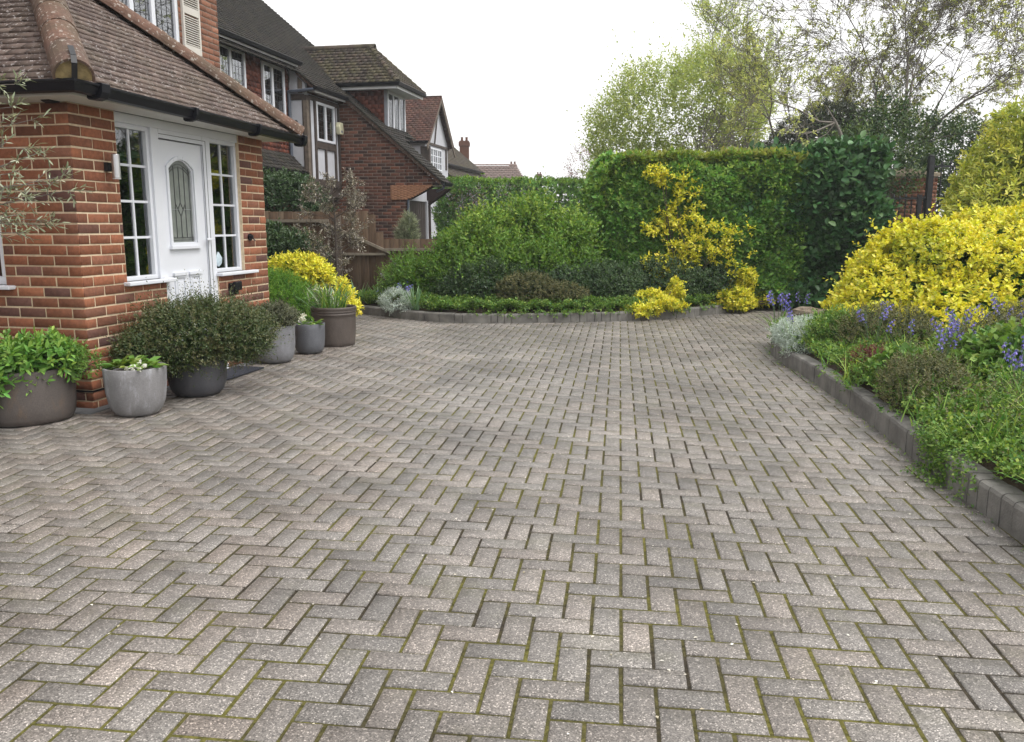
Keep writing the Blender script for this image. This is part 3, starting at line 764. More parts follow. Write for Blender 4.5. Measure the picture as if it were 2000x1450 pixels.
for k in range(8): m.box(-2.351, -2.344, 13.90 + k * .163, 14.03 + k * .163, .05, 1.88)
m.obj('garage_door', MT['garage'], h2)
m = MB(); m.box(-2.32, -1.44, 13.76, 14.2, 2.235, 2.245); m.box(-1.445, -1.425, 13.66, 14.15, 2.22, 2.30); m.obj('fascia', MT['soffit'], h2)
g = gutter(h2, [((-1.425, 13.6, 2.315), (1, 0)), ((-1.425, 14.18, 2.315), (1, 0))], w=.11)
m = MB(); m.tube([(-1.37, 13.66, 2.26), (-1.42, 13.68, 2.17), (-1.60, 13.80, 2.12)], .028, 8); m.tube([(-2.29, 13.72, 1.93), (-2.29, 13.72, 0)], .028, 8); m.obj('downpipe', bpy.data.materials['grey_pipe'], h2)
# projecting dormer with hipped roof
zd = 4.62
tz = lambda z: -1.42 - (z - 2.31) / K
pd = math.radians(45.5); cd, sd = math.cos(pd), math.sin(pd)
R0 = 15.0
dmx = 1.0 / cd
tiles('dormer_roof', H(0, 14.0, zd), NN, hv(0, cd, sd), dmx, lambda d: tz(zd + d * sd) - .1, lambda d: -2.58 - d * cd * 1.05 + .03, MT['tile_moss'], h2, gauge=.115, length=.17, tilt=.17, th=.024)
tiles('dormer_roof', H(-2.58, 0, zd), UU, hv(-cd * 1.05 / math.hypot(cd * 1.05, sd), 0, sd / math.hypot(cd * 1.05, sd)), math.hypot(1.05, 1.0) , lambda d: 14.0 + d * .69 - .02, lambda d: 16.0 - d * .69 + .02, MT['tile_moss'], h2, gauge=.115, length=.17, tilt=.17, th=.024)
m = MB(); zr = zd + 1.0 * math.tan(pd)
m.add([(-2.6, 14.02, zd), (-2.6, 15.98, zd), (-3.65, R0, zr), (tz(zr), R0, zr), (tz(zd), 14.02, zd), (tz(zd), 15.98, zd)], [(0, 1, 2), (0, 2, 3, 4), (1, 5, 3, 2)]); m.obj('roof_underlay', MT['dark'], h2)
halfround('ridge_tiles', H(-2.60, 14.0, zd), H(-3.64, R0, zr), .075, .16, MT['tile_moss'], h2, up=.02, taper=.8)
halfround('ridge_tiles', H(-2.60, 16.0, zd), H(-3.64, R0, zr), .075, .16, MT['tile_moss'], h2, up=.02, taper=.8)
halfround('ridge_tiles', H(tz(zr) - .1, R0, zr), H(-3.6, R0, zr), .09, .33, MT['tile_moss'], h2, up=.0)
m = MB(); m.box(-4.2, -2.62, 14.04, 15.96, 4.53, 4.545); m.box(-2.63, -2.61, 14.03, 15.97, 4.50, 4.60); m.box(tz(4.55), -2.62, 14.03, 14.045, 4.50, 4.60); m.obj('fascia', MT['white'], h2)
gutter(h2, [((tz(4.6), 14.03, 4.635), (0, -1)), ((-2.70, 14.03, 4.635), (0, -1)), ((-2.61, 14.03, 4.635), (1, -1)), ((-2.61, 14.12, 4.635), (1, 0)), ((-2.61, 15.97, 4.635), (1, 0))], w=.10)
m = MB(); m.prism([(tz(4.53), 14.38, 4.53), (-3.02, 14.38, 4.53), (-3.02, 14.38, z2(-3.02))], (0, .06, 0)); m.obj('dormer_cheek', MT['hung'], h2)
hung('hung_tiles', 'n', 14.37, -4.3, -3.05, 3.60, 4.52, [], h2, left=lambda z: tz(z))
m = MB(); m.box(-3.06, -2.985, 14.34, 14.40, z2(-3.0) - .1, 4.53); m.obj('corner_post', m_plain('grey_trim', (.25, .26, .29), .6), h2)
window('f', -2.99, 14.42, 15.68, 3.55, 4.52, h2, mull=(14.84, 15.26), fw=.055, depth=.05, name='dormer_window', glass=MT['glass_up'], lead=(.10, .13), sill=(14.38, 15.74, .06))
m = MB(); m.box(-3.06, -3.05, 14.45, 15.65, 3.6, 4.5); m.obj('net_curtain', MT['net'], h2)
m = MB(); m.add([(-2.99, 14.36, 3.50), (-2.99, 15.76, 3.50), (-2.86, 15.72, z2(-2.86) + .05), (-2.80, 14.36, z2(-2.80) + .05)], [(0, 1, 2, 3), (3, 2, 1, 0)]); m.obj('lead_apron', MT['soffit'], h2)
ab = thing('alarm_box', H(tb + .05, 13.58, 3.55), 'cream alarm box fixed where the white timbered bay meets the brown brick wing', 'alarm box', rz=-AZ)
m = MB(); m.prism([(tb + .01, 13.50, 3.43), (tb + .01, 13.68, 3.43), (tb + .01, 13.72, 3.52), (tb + .01, 13.68, 3.70), (tb + .01, 13.50, 3.70), (tb + .01, 13.46, 3.60)], (.10, 0, 0)); m.obj('cover', MT['cream'], ab, bevel=.01)
m = MB(); m.box(tb + .11, tb + .118, 13.54, 13.64, 3.47, 3.52); m.obj('lens', MT['leadw'], ab)

# ================================================================== HOUSE 3 (gable with white timbering)
h3 = thing('gabled_house', H(-4.1, 22, 0), 'white rendered house behind the brick wing, with a dark red tiled gable', 'house', rz=-AZ)
p3 = math.radians(47); c3, s3_ = math.cos(p3), math.sin(p3); R3 = 21.96; zr3 = 5.45; ez = 3.93; half = (zr3 - ez) / math.tan(p3)
tiles('gable_roof', H(0, R3 - half, ez), NN, hv(0, c3, s3_), half / c3, lambda d: -9.0, lambda d: -3.92, MT['tile_red'], h3)
tiles('gable_roof', H(0, R3 + half, ez), -NN, hv(0, -c3, s3_), half / c3, lambda d: 3.92, lambda d: 9.0, MT['tile_red'], h3)
m = MB(); m.prism([(-4.12, R3 - half + .15, 0), (-4.12, R3 + half - .15, 0), (-4.12, R3 + half - .15, ez + .06), (-4.12, R3, zr3 - .12), (-4.12, R3 - half + .15, ez + .06)], (-4.8, 0, 0)); m.obj('wall', MT['render'], h3)
m = MB()
for sg in (-1, 1):
    a = (-3.93, R3 + sg * (half + .12), ez - .13); b = (-3.93, R3, zr3 - .0)
    m.prism([a, b, (b[0], b[1], b[2] - .16), (a[0], a[1], a[2] - .14)], (-.04, 0, 0))
m.obj('bargeboard', MT['timber_w'], h3)
m = MB(); m.box(-4.13, -4.08, R3 - half + .1, R3 + half - .1, 3.88, 3.96); m.box(-4.13, -4.09, R3 + .95, R3 + 1.10, 3.2, 3.88)
m.prism([(-4.10, R3 - .35, 3.96), (-4.10, R3 - .30, 3.96), (-4.10, R3 + .02, 4.85), (-4.10, R3 - .03, 4.85)], (.03, 0, 0)); m.prism([(-4.10, R3 - .9, 3.96), (-4.10, R3 - .84, 3.96), (-4.10, R3 - .45, 4.45), (-4.10, R3 - .52, 4.45)], (.03, 0, 0)) if False else None
m.box(-4.25, -3.95, R3 - half + .1, R3 - half + .22, 3.2, 3.8)
m.obj('timber_frame', MT['timber'], h3)
gutter(h3, [((-9, R3 - half + .02, 3.96), (0, -1)), ((-3.95, R3 - half + .02, 3.96), (0, -1))], w=.10)
window('f', -4.10, 20.98, 22.42, 3.12, 3.82, h3, mull=(21.46, 21.94), trans=(3.36, 3.58), fw=.05, depth=.04, proud=.02, name='casement_window', bars_v=(21.22, 21.7, 22.18))
m = MB(); m.box(-4.118, -4.112, 21.0, 22.4, 3.13, 3.8); m.obj('dark_room', MT['dark'], h3)
# ================================================================== HOUSE 4
h4 = thing('white_house', H(-5, 30, 0), 'white walled house with long brown roof and a brick chimney beyond the dark red gable', 'house', rz=-AZ)
def at(x, y, Y):
    f = 1620.; p = math.atan(285 / f); a = (x - 1000) / f; b = -(y - 725) / f
    r = np.array([a, math.cos(p) + b * math.sin(p), -math.sin(p) + b * math.cos(p)]); return np.array([0, 0, 1.342]) + r * (Y / r[1])
def toH(P):
    d = np.asarray(P) - C0; return float(d @ NN), float(d @ UU), float(P[2])
e0 = toH(at(862, 319, 33)); 
t4 = e0[0]; ez4 = 3.74
s40, s41 = 24.5, 33.0
tiles('roof', H(t4, 0, ez4), UU, hv(-.73, 0, .683), 3.3, lambda d: s40 + d * .0, lambda d: s41 - d * .55, MT['tile_moss'], h4, gauge=.12, wid=.2)
m = MB(); m.box(t4 - 4.8, t4 - .30, s40 + .3, s41 - .4, 0, ez4 - .02); m.obj('wall', MT['render'], h4)
m = MB(); m.add([(t4, s40, ez4 - .01), (t4, s41, ez4 - .01), (t4 - 2.4, s41 - 1.8, ez4 + 2.25), (t4 - 2.4, s40, ez4 + 2.25), (t4 - 4.8, s41, ez4), (t4 - 4.8, s40, ez4)], [(0, 1, 2, 3), (3, 2, 4, 5), (0, 3, 5), (1, 4, 2)]); m.obj('roof_underlay', MT['tile_moss'], h4)
m = MB(); m.box(t4 - .31, t4 + .0, s40, s41, ez4 - .07, ez4 - .02); m.obj('fascia', MT['white'], h4)
gutter(h4, [((t4, s40, ez4 + .0), (1, 0)), ((t4, s41, ez4 + .0), (1, 0))], w=.1)
window('f', t4 - .29, 28.6, 30.2, 2.7, 3.5, h4, mull=(29.1, 29.65), fw=.06, depth=.03, proud=.02, name='casement_window')
c4 = toH(at(906, 300, 39)); 
h4b = thing('brown_roofed_house', H(c4[0], c4[1], 0), 'brown roofed house with a tall orange brick chimney behind the white house', 'house', rz=-AZ)
# roof behind, its verge falling to the right
tiles('roof', H(toH(at(955, 352, 39))[0], 0, 3.2), UU, hv(-.77, 0, .64), 4.2, lambda d: c4[1] - 6 + 0 * d, lambda d: c4[1] + 1.5, MT['tile_moss'], h4b, gauge=.12, wid=.2)
tE = toH(at(955, 352, 39))[0]
m = MB(); m.add([(tE, c4[1] - 6, 3.19), (tE, c4[1] + 1.5, 3.19), (tE - 3.2, c4[1] + 1.5, 5.86), (tE - 3.2, c4[1] - 6, 5.86), (tE - 6.4, c4[1] + 1.5, 3.19), (tE - 6.4, c4[1] - 6, 3.19)], [(0, 1, 2, 3), (3, 2, 4, 5), (0, 3, 5), (1, 4, 2)]); m.obj('roof_underlay', MT['tile_moss'], h4b)
m = MB(); m.box(tE - 6.2, tE - .25, c4[1] - 5.8, c4[1] + 1.3, 0, 3.2); m.obj('wall', MT['brick_up'], h4b)
def chimney(root, x0, x1, ytop, ybot, Y, pots=2, name='chimney'):
    a = at(x0, ybot, Y); b = at(x1, ytop, Y); w = b[0] - a[0]; cx = (a[0] + b[0]) / 2
    m = MB(False); z1 = b[2]; z0 = a[2] - 1.5
    m.box(cx - w * .42, cx + w * .42, Y, Y + w * .9, z0, z1 - .45 * w); m.box(cx - w * .5, cx + w * .5, Y - .04, Y + w * .95, z1 - .45 * w, z1 - .12 * w); m.box(cx - w * .44, cx + w * .44, Y, Y + w * .9, z1 - .12 * w, z1)
    c = m.obj(name, MT['chim'], root)
    m = MB(False)
    for k in range(pots):
        px = cx + (k - (pots - 1) / 2) * w * .42
        m.lathe((px, Y + w * .4, z1), [(w * .12, 0), (w * .11, w * .3), (w * .13, w * .34), (w * .09, w * .34), (w * .08, 0)], 12)
    m.obj('chimney_pot', MT['chim'], c)
chimney(h4b, 896, 917, 275, 305, 39.5)
h5 = thing('far_house', (-1, 60, 0), 'distant pinkish brown roof with one chimney, seen over the hedge', 'house')
a = at(935, 325, 60); b = at(1008, 325, 60)
tiles('roof', np.array([0, 58., 3.9]), np.array([1., 0, 0]), np.array([0, .76, .65]), 2.6, lambda d: a[0] - 2, lambda d: b[0] + .9 - d * .35, MT['farroof'], h5, gauge=.2, wid=.3)
m = MB(False); m.box(a[0] - 2, b[0] + .8, 58.3, 63, 0, 3.9); m.obj('wall', MT['brick_up'], h5)
m = MB(False); m.add([(a[0] - 2, 58, 3.88), (b[0] + .9, 58, 3.88), (b[0], 60, a[2]), (a[0] - 2, 60, a[2]), (b[0] + .9, 63, 3.88), (a[0] - 2, 63, 3.88)], [(0, 1, 2, 3), (3, 2, 4, 5), (1, 4, 2)]); m.obj('roof_underlay', MT['farroof'], h5)
chimney(h5, 994, 1010, 321, 335, 60.5)
h6 = thing('hipped_house', (2.0, 72, 0), 'low brown hipped roof far off at the end of the hedge, with a small stack', 'house')
m = MB(False); a = at(1018, 336, 66); b = at(1042, 352, 66)
m.add([(a[0] - 2, 65, b[2] - .6), (b[0] + .3, 65, b[2] - .6), (b[0] + .3, 70, b[2] - .6), (a[0] - 2, 70, b[2] - .6), (a[0] - .2, 67, a[2]), (a[0] - 1, 67, a[2])], [(0, 1, 4, 5), (1, 2, 4), (2, 3, 5, 4), (3, 0, 5)]); m.obj('roof', MT['farroof'], h6)
m = MB(False); m.box(a[0] - 1.8, b[0], 65.3, 69.6, 0, b[2] - .6); m.obj('wall', MT['brick_up'], h6)
chimney(h6, 1047, 1059, 340, 352, 66.)

# ================================================================== GROUND
t = NT('earth'); t.pbr(t.ramp(t.noise(3, 6), [(.3, (.030, .022, .016)), (.7, (.075, .055, .038))]), .95, t.bump(t.noise(35, 6), .8, .03), .2); MT['earth'] = t.m
mk('ground', [(-150, -60, -.06), (150, -60, -.06), (150, 260, -.06), (-150, 260, -.06)], [(0, 1, 2, 3)], MT['earth'], loc=(0, 0, -.06)); tag(bpy.data.objects['ground'], kind='structure')
KF = [(-2.62, 13.3), (-2.43, 12.79), (-2.0, 12.40), (-1.47, 11.90), (-1.0, 11.58), (-.35, 11.44), (.72, 11.54), (1.76, 11.80), (2.57, 12.22), (3.45, 12.95), (4.3, 13.75), (5.0, 14.7)]
KR = [(2.30, .6), (2.22, 1.6), (2.17, 2.6), (2.19, 3.37), (2.23, 3.84), (2.27, 4.20), (2.335, 4.69), (2.42, 5.30), (2.50, 5.99), (2.59, 6.88), (2.64, 7.55), (2.655, 8.0), (2.70, 8.45), (2.82, 8.95), (3.04, 9.40), (3.40, 9.75), (3.95, 10.0), (4.8, 10.2), (6.5, 10.4), (9, 10.5)]
KL = [(-2.75, 9.15), (-2.78, 10.3), (-2.74, 11.6), (-2.64, 12.5), (-2.62, 13.3)]
def densify(P, st=.02):
    P = np.array(P, float); 
    # Catmull-Rom
    Q = np.vstack([2 * P[0] - P[1], P, 2 * P[-1] - P[-2]]); out = []
    for i in range(1, len(Q) - 2):
        n = max(2, int(np.linalg.norm(Q[i + 1] - Q[i]) / st)); 
        for u in np.linspace(0, 1, n, endpoint=False):
            out.append(.5 * ((2 * Q[i]) + (-Q[i - 1] + Q[i + 1]) * u + (2 * Q[i - 1] - 5 * Q[i] + 4 * Q[i + 1] - Q[i + 2]) * u * u + (-Q[i - 1] + 3 * Q[i] - 3 * Q[i + 1] + Q[i + 2]) * u ** 3))
    out.append(P[-1]); return np.array(out)
KFd, KRd, KLd = densify(KF), densify(KR), densify(KL)
def inside(P, poly):
    P = np.asarray(P); poly = np.asarray(poly); x, y = P[:, 0], P[:, 1]; c = np.zeros(len(P), bool); j = len(poly) - 1
    for i in range(len(poly)):
        xi, yi = poly[i]; xj, yj = poly[j]
        cond = ((yi > y) != (yj > y)) & (x < (xj - xi) * (y - yi) / (yj - yi + 1e-12) + xi); c ^= cond; j = i
    return c
# pavers: 90 degree herringbone, real blocks
ap_ = math.atan(211 / 1645.)
PU = np.array([math.cos(ap_), -math.sin(ap_), 0]); PV = np.array([math.sin(ap_), math.cos(ap_), 0]); PO = np.array([.3493, 2.461, 0])
Cn = []; isH = []
for v in range(-30, 170):
    for u in range(-95, 110):
        if (u - (-v - 2)) % 4 == 0: Cn.append((u + 1, v + .5)); isH.append(True)
        if (v + u) % 4 == 0: Cn.append((u + .5, v + 1)); isH.append(False)
Cn = np.array(Cn, float); isH = np.array(isH)
W = PO + Cn[:, 0:1] * .1 * PU + Cn[:, 1:2] * .1 * PV
polyF = np.vstack([KFd, [(5.0, 30), (-8, 30), (-8, 9.15)], KLd[:1]]); polyF = np.vstack([KLd[:-1], KFd, [(5.0, 30), (-8, 30), (-8, 9.15)]])
polyR = np.vstack([KRd, [(30, 10.5), (30, .6)]])
hq = [tuple(H(.0, -.0, 0)[:2]), tuple(H(.0, 2.71, 0)[:2]), tuple(H(-6, 2.71, 0)[:2]), tuple(H(-6, 0, 0)[:2])]
keep = ~(inside(W + [0, -.10, 0], polyF) | inside(W + [-.10, 0, 0], polyR) | inside(W, hq)) & (W[:, 1] > .4) & (W[:, 1] < 16.5) & (W[:, 0] > -6.5) & (W[:, 0] < 9)
W = W[keep]; isH = isH[keep]; n = len(W)
Ax = np.zeros((n, 3, 3)); a = rng.normal(0, .006, n); tx, ty = np.clip(rng.normal(0, .005, n), -.010, .010), np.clip(rng.normal(0, .005, n), -.010, .010)
ca, sa = np.cos(a)[:, None], np.sin(a)[:, None]
R_ = ca * PU + sa * PV; S_ = -sa * PU + ca * PV
R_[:, 2] += tx; S_[:, 2] += ty
Ax[:, 0] = R_; Ax[:, 1] = S_; Ax[:, 2] = np.cross(R_, S_)
Hf = np.where(isH[:, None], np.array([.0950, .0452, .012]), np.array([.0450, .0952, .012]))
Hf[:, :2] -= np.abs(rng.normal(0, .0008, (n, 2)))
W2_ = W.copy(); W2_[:, 2] = -.012 + np.clip(rng.normal(0, .0012, n), -.0018, .0025)
# tint: pinker to the left, greyer on the right, with drifting patches
pc = rng.random((n, 3)); drift = .5 + .5 * np.sin(W[:, 0] * .9 + 1.3 * np.sin(W[:, 1] * .5)) 
pc[:, 0] = np.clip(.55 * pc[:, 0] + .20 + .10 * (drift - .5) + np.where(W[:, 0] < -.7, .12, -.06), 0, 1)
t = NT('paver'); R = t.attr()
base = t.ramp(R[0], [(0, (.158, .147, .137)), (.35, (.176, .162, .149)), (.6, (.190, .170, .154)), (.85, (.206, .177, .156)), (1, (.218, .181, .156))])
gv = t.math('MULTIPLY_ADD', R[1], .26); t.t.nodes[-1].inputs[2].default_value = .93
hs = t.n('ShaderNodeHueSaturation'); t.l(base, hs.inputs['Color']); t.l(gv, hs.inputs['Value'])
v1 = t.voro(260, 'Color'); sc = t.n('ShaderNodeSeparateColor'); t.l(v1, sc.inputs[0])
chips = t.ramp(sc.outputs[0], [(0, .28), (.32, .78), (.74, 1.08), (.91, 1.5), (1, 3.2)])
c = t.mix(.85, hs.outputs[0], chips, 'MULTIPLY')
dirt = t.ramp(t.noise(1.1, 6), [(.34, .70), (.62, 1.06)]); c = t.mix(1.0, c, dirt, 'MULTIPLY')
blot = t.ramp(t.noise(4.5, 7, .7), [(.60, 1.), (.70, .74)]); c = t.mix(1.0, c, blot, 'MULTIPLY'); pale = t.ramp(t.noise(.55, 3), [(.40, .96), (.66, 1.14)]); c = t.mix(1.0, c, pale, 'MULTIPLY')
moss = t.ramp(t.noise(2.3, 5), [(.56, 0.), (.72, .30)]); c = t.mix(moss, c, (.115, .115, .06))
t.pbr(c, t.ramp(t.noise(5, 3), [(.3, .36), (.7, .52)]), t.bump(t.math('ADD', sc.outputs[0], t.noise(90, 3)), .35, .003), .45)
MT['paver'] = t.m
dw = boxes('driveway', W2_, Hf, Ax, t.m, None, (0, 0, 0), pc, chamfer=.0035); tag(dw, kind='structure')
t = NT('joint_moss'); f = t.noise(1.6, 4); f2 = t.noise(60, 4)
mossc = t.ramp(f2, [(.3, (.05, .048, .016)), (.55, (.115, .108, .030)), (.8, (.19, .17, .05))])
dirtc = t.ramp(f2, [(.3, (.022, .019, .015)), (.7, (.06, .05, .036))])
c = t.mix(t.ramp(f, [(.38, .0), (.56, .95)]), dirtc, mossc)
t.pbr(c, .95, t.bump(f2, 1., .006), .1); MT['joint'] = t.m
mk('driveway_bed', [(-7, .2, -.0045), (9.5, .2, -.0045), (9.5, 17, -.0045), (-7, 17, -.0045)], [(0, 1, 2, 3)], t.m, loc=(0, 0, -.0145)); tag(bpy.data.objects['driveway_bed'], kind='structure')
m = MB(); m.box(.012, .10, -.16, 2.6, -.03, .006); m.box(-2.2, .012, -.16, -.012, -.03, .006); p_ = m.obj('path', m_plain('concrete_strip', (.16, .165, .175), .8, .2, 6, .3, 60), loc=H(0, 0, 0)); tag(p_, kind='structure')
# kerbs
MT['kerb'] = m_plain('kerb_concrete', (.165, .158, .145), .88, .45, 5, .5, 90)
def kerb(name, path, side, hgt=.13, th=.10, lo=.09, hi=.13):
    seg = np.linalg.norm(np.diff(path, axis=0), axis=1); L = np.concatenate([[0], np.cumsum(seg)])
    at_ = lambda l: np.array([np.interp(l, L, path[:, 0]), np.interp(l, L, path[:, 1])])
    V = []; F = []; l = 0
    while l < L[-1] - .05:
        w = random.uniform(lo, hi) * random.choice([1, 1, 1, 2.2, 3.2]); w = min(w, L[-1] - l)
        k = max(1, int(w / .12)); off = len(V); jz = random.uniform(-.004, .004); jo = random.uniform(-.003, .003)
        ls = np.linspace(l + .004, l + w - .004, k + 1)
        for q in ls:
            p = at_(q); d = at_(q + .02) - at_(q - .02); d /= np.linalg.norm(d) + 1e-9; nn = np.array([-d[1], d[0]]) * side
            hz = hgt + jz
            for (o, z) in ((0 + jo, -.05), (0 + jo, hz - .022), (.007 + jo, hz - .006), (.022 + jo, hz), (th, hz), (th, -.05)):
                V.append((p[0] + nn[0] * o, p[1] + nn[1] * o, z))
        for i in range(k):
            for j in range(6):
                F.append((off + i * 6 + j, off + i * 6 + (j + 1) % 6, off + (i + 1) * 6 + (j + 1) % 6, off + (i + 1) * 6 + j))
        F.append(tuple(off + j for j in range(6))[::-1]); F.append(tuple(off + k * 6 + j for j in range(6)))
        l += w
    c = path[len(path) // 2]
    o = mk(name, V, F, MT['kerb'], loc=(c[0], c[1], 0)); tag(o, kind='structure'); return o
kerb('kerb', np.vstack([KLd[:-1], KFd]), 1); kerb('kerb', KRd, -1, hgt=.15, th=.11)
# soil of the beds, slightly mounded
def soil(name, poly, h0, mound, res=.22):
    poly = np.array(poly); x0, y0 = poly.min(0); x1, y1 = poly.max(0)
    xs = np.arange(x0, x1 + res, res); ys = np.arange(y0, y1 + res, res); X, Y = np.meshgrid(xs, ys); P = np.stack([X.ravel(), Y.ravel()], 1)
    ins = inside(P, poly)
    # push border points onto the polygon
    d = np.full(len(P), 9.)
    pp = densify_closed(poly, .06)
    for i in range(0, len(P), 2000):
        D = np.linalg.norm(P[i:i + 2000, None] - pp[None], axis=2); d[i:i + 2000] = D.min(1); near = D.argmin(1)
        q = ~ins[i:i + 2000]; P[i:i + 2000][q] = pp[near[q]]
    d[~ins] = 0
    z = h0 + mound * (1 - np.exp(-d / .8)) + rng.normal(0, .012, len(P)) * (d > 0)
    nx, ny = len(xs), len(ys); idx = np.arange(nx * ny).reshape(ny, nx)
    F = np.stack([idx[:-1, :-1].ravel(), idx[:-1, 1:].ravel(), idx[1:, 1:].ravel(), idx[1:, :-1].ravel()], 1)
    iq = ins[F].any(1); F = F[iq]
    V = np.column_stack([P, z]); o = mk(name, V, F, MT['earth'], loc=(*poly.mean(0), 0)); tag(o, kind='structure'); return o
def densify_closed(poly, st):
    out = []
    for i in range(len(poly)):
        a, b = poly[i], poly[(i + 1) % len(poly)]; n = max(1, min(300, int(np.linalg.norm(b - a) / st)))
        out += [a + (b - a) * k / n for k in range(n)]
    return np.array(out)
polyFs = np.vstack([KLd[:-1:6], KFd[::6], [(5.0, 15.2), (-4.5, 15.2), (-4.3, 9.15)]]) + np.array([0, .04])
polyRs = np.vstack([KRd[::6] + np.array([.05, 0]), [(12, 10.5), (12, .6)]])
soil('soil', polyFs, .115, .10); soil('soil', polyRs, .13, .22)
# ================================================================== FOLIAGE
def nrm(a): return a / (np.linalg.norm(a, axis=-1, keepdims=True) + 1e-9)
def leaf_arrays(P, D, L, Wd, up=None, fold=.12, curl=.12, kind=4):
    n = len(P); D = nrm(D); L = np.broadcast_to(L, (n,))[:, None]; Wd = np.broadcast_to(Wd, (n,))[:, None]
    ref = np.tile(np.array([0, 0, 1.]), (n, 1)) + rng.normal(0, .45, (n, 3)) if up is None else up
    S = nrm(np.cross(D, ref)); N_ = np.cross(S, D)
    if kind == 4:
        V = np.stack([P, P + D * L * .5 + S * Wd / 2 + N_ * Wd * fold, P + D * L - N_ * L * curl, P + D * L * .5 - S * Wd / 2 + N_ * Wd * fold], 1)
        f = np.array([(0, 1, 2), (0, 2, 3)])
    else:
        V = np.stack([P, P + D * L * .28 + S * Wd * .42 + N_ * Wd * fold, P + D * L * .68 + S * Wd * .40 + N_ * (Wd * fold - L * curl * .4), P + D * L - N_ * L * curl,
                      P + D * L * .68 - S * Wd * .40 + N_ * (Wd * fold - L * curl * .4), P + D * L * .28 - S * Wd * .42 + N_ * Wd * fold], 1)
        f = np.array([(0, 1, 2), (0, 2, 3), (0, 3, 4), (0, 4, 5)])
    k = V.shape[1]
    F = (f[None] + (np.arange(n) * k)[:, None, None]).reshape(-1, 3)
    return V.reshape(-1, 3), F, k
def leaves(name, P, D, L, Wd, mat, root=None, loc=None, tint=None, br=None, **kw):
    V, F, k = leaf_arrays(P, D, L, Wd, **kw); n = len(P)
    c = np.stack([np.clip(tint if tint is not None else rng.random(n), 0, 1), np.clip(br if br is not None else rng.random(n), 0, 1), rng.random(n)], 1)
    return mk(name, V, F, mat, root, loc, np.repeat(c, k, 0))
def shoots(P, D, n, slen, ang0=1.2, ang1=.5, jit=.25):
    """n leaves set round every shoot"""
    m = len(P); D = nrm(D); slen = np.broadcast_to(slen, (m,))
    ref = nrm(rng.normal(0, 1, (m, 3))); X = nrm(np.cross(D, ref)); Y = np.cross(D, X)
    az0 = rng.random(m) * 6.28; PP = []; DD = []; FR = []
    for i in range(n):
        fr = (i + .5) / n; az = az0 + i * 2.4 + rng.normal(0, .2, m); an = ang0 + (ang1 - ang0) * fr + rng.normal(0, jit * .5, m)
        dirn = D * np.cos(an)[:, None] + (X * np.cos(az)[:, None] + Y * np.sin(az)[:, None]) * np.sin(an)[:, None]
        PP.append(P + D * (slen * fr)[:, None]); DD.append(dirn); FR.append(np.full(m, fr))
    return np.concatenate(PP), np.concatenate(DD), np.concatenate(FR)
def lumpy(lobes, k, lo=.18, hi=.35):
    L = [np.array(l, float) for l in lobes]; out = list(L)
    w = np.array([l[3] * l[4] * l[5] for l in L]) ** .66; w /= w.sum()
    for _ in range(k):
        b = L[rng.choice(len(L), p=w)]; d = rng.normal(0, 1, 3); d[2] = abs(d[2]) * .9 - .25; d /= np.linalg.norm(d)
        r = rng.uniform(lo, hi) * min(b[3:]); out.append(np.array([*(b[:3] + d * b[3:] * .88), r * 1.15, r * 1.15, r]))
    return np.array(out)
def lobe_pts(lobes, n, depth=.18, zmin=None, rej=.86, front=None):
    lobes = np.array(lobes, float); A = (lobes[:, 3] * lobes[:, 4] + lobes[:, 3] * lobes[:, 5] + lobes[:, 4] * lobes[:, 5]); A = A / A.sum()
    out = []; nr = []; tot = 0
    while tot < n:
        m = int((n - tot) * 1.8) + 200; li = rng.choice(len(lobes), m, p=A); b = lobes[li]
        d = nrm(rng.normal(0, 1, (m, 3))); rr = 1 - np.abs(rng.normal(0, depth, m)) + rng.normal(0, .03, m)
        P = b[:, :3] + d * b[:, 3:] * rr[:, None]; ok = np.ones(m, bool)
        if zmin is not None: ok &= P[:, 2] > zmin
        if front is not None: ok &= (d @ np.asarray(front)) > -.35
        for j, q in enumerate(lobes):
            e = (((P - q[:3]) / q[3:]) ** 2).sum(1) < rej ** 2; ok &= ~(e & (li != j))
        P = P[ok]; N_ = nrm(d[ok] / b[ok][:, 3:]); out.append(P); nr.append(N_); tot += len(P)
    return np.concatenate(out)[:n], np.concatenate(nr)[:n]
def stems(name, base, tips, r0, mat, root, k=2):
    """woody stems fanning from a base point to tips"""
    m = MB(False); base = np.array(base, float)
    for tp in tips:
        tp = np.asarray(tp, float); mid = base * .45 + tp * .55 + rng.normal(0, .06, 3) * np.linalg.norm(tp - base); mid[2] = max(mid[2], base[2] + .02)
        m.tube([base + np.array([rng.normal(0, .02), rng.normal(0, .02), 0]), mid, tp], [r0, r0 * .6, r0 * .25], 5)
    return m.obj(name, mat, root)
MT['wood'] = m_plain('shrub_wood', (.085, .062, .045), .9, .3, 20, .4, 60)
MT['bark'] = m_plain('grey_bark', (.17, .15, .13), .9, .35, 10, .5, 40)
MT['barkd'] = m_plain('dark_bark', (.075, .06, .052), .9, .35, 10, .5, 40)
FRONT = np.array([0, -1, .3])

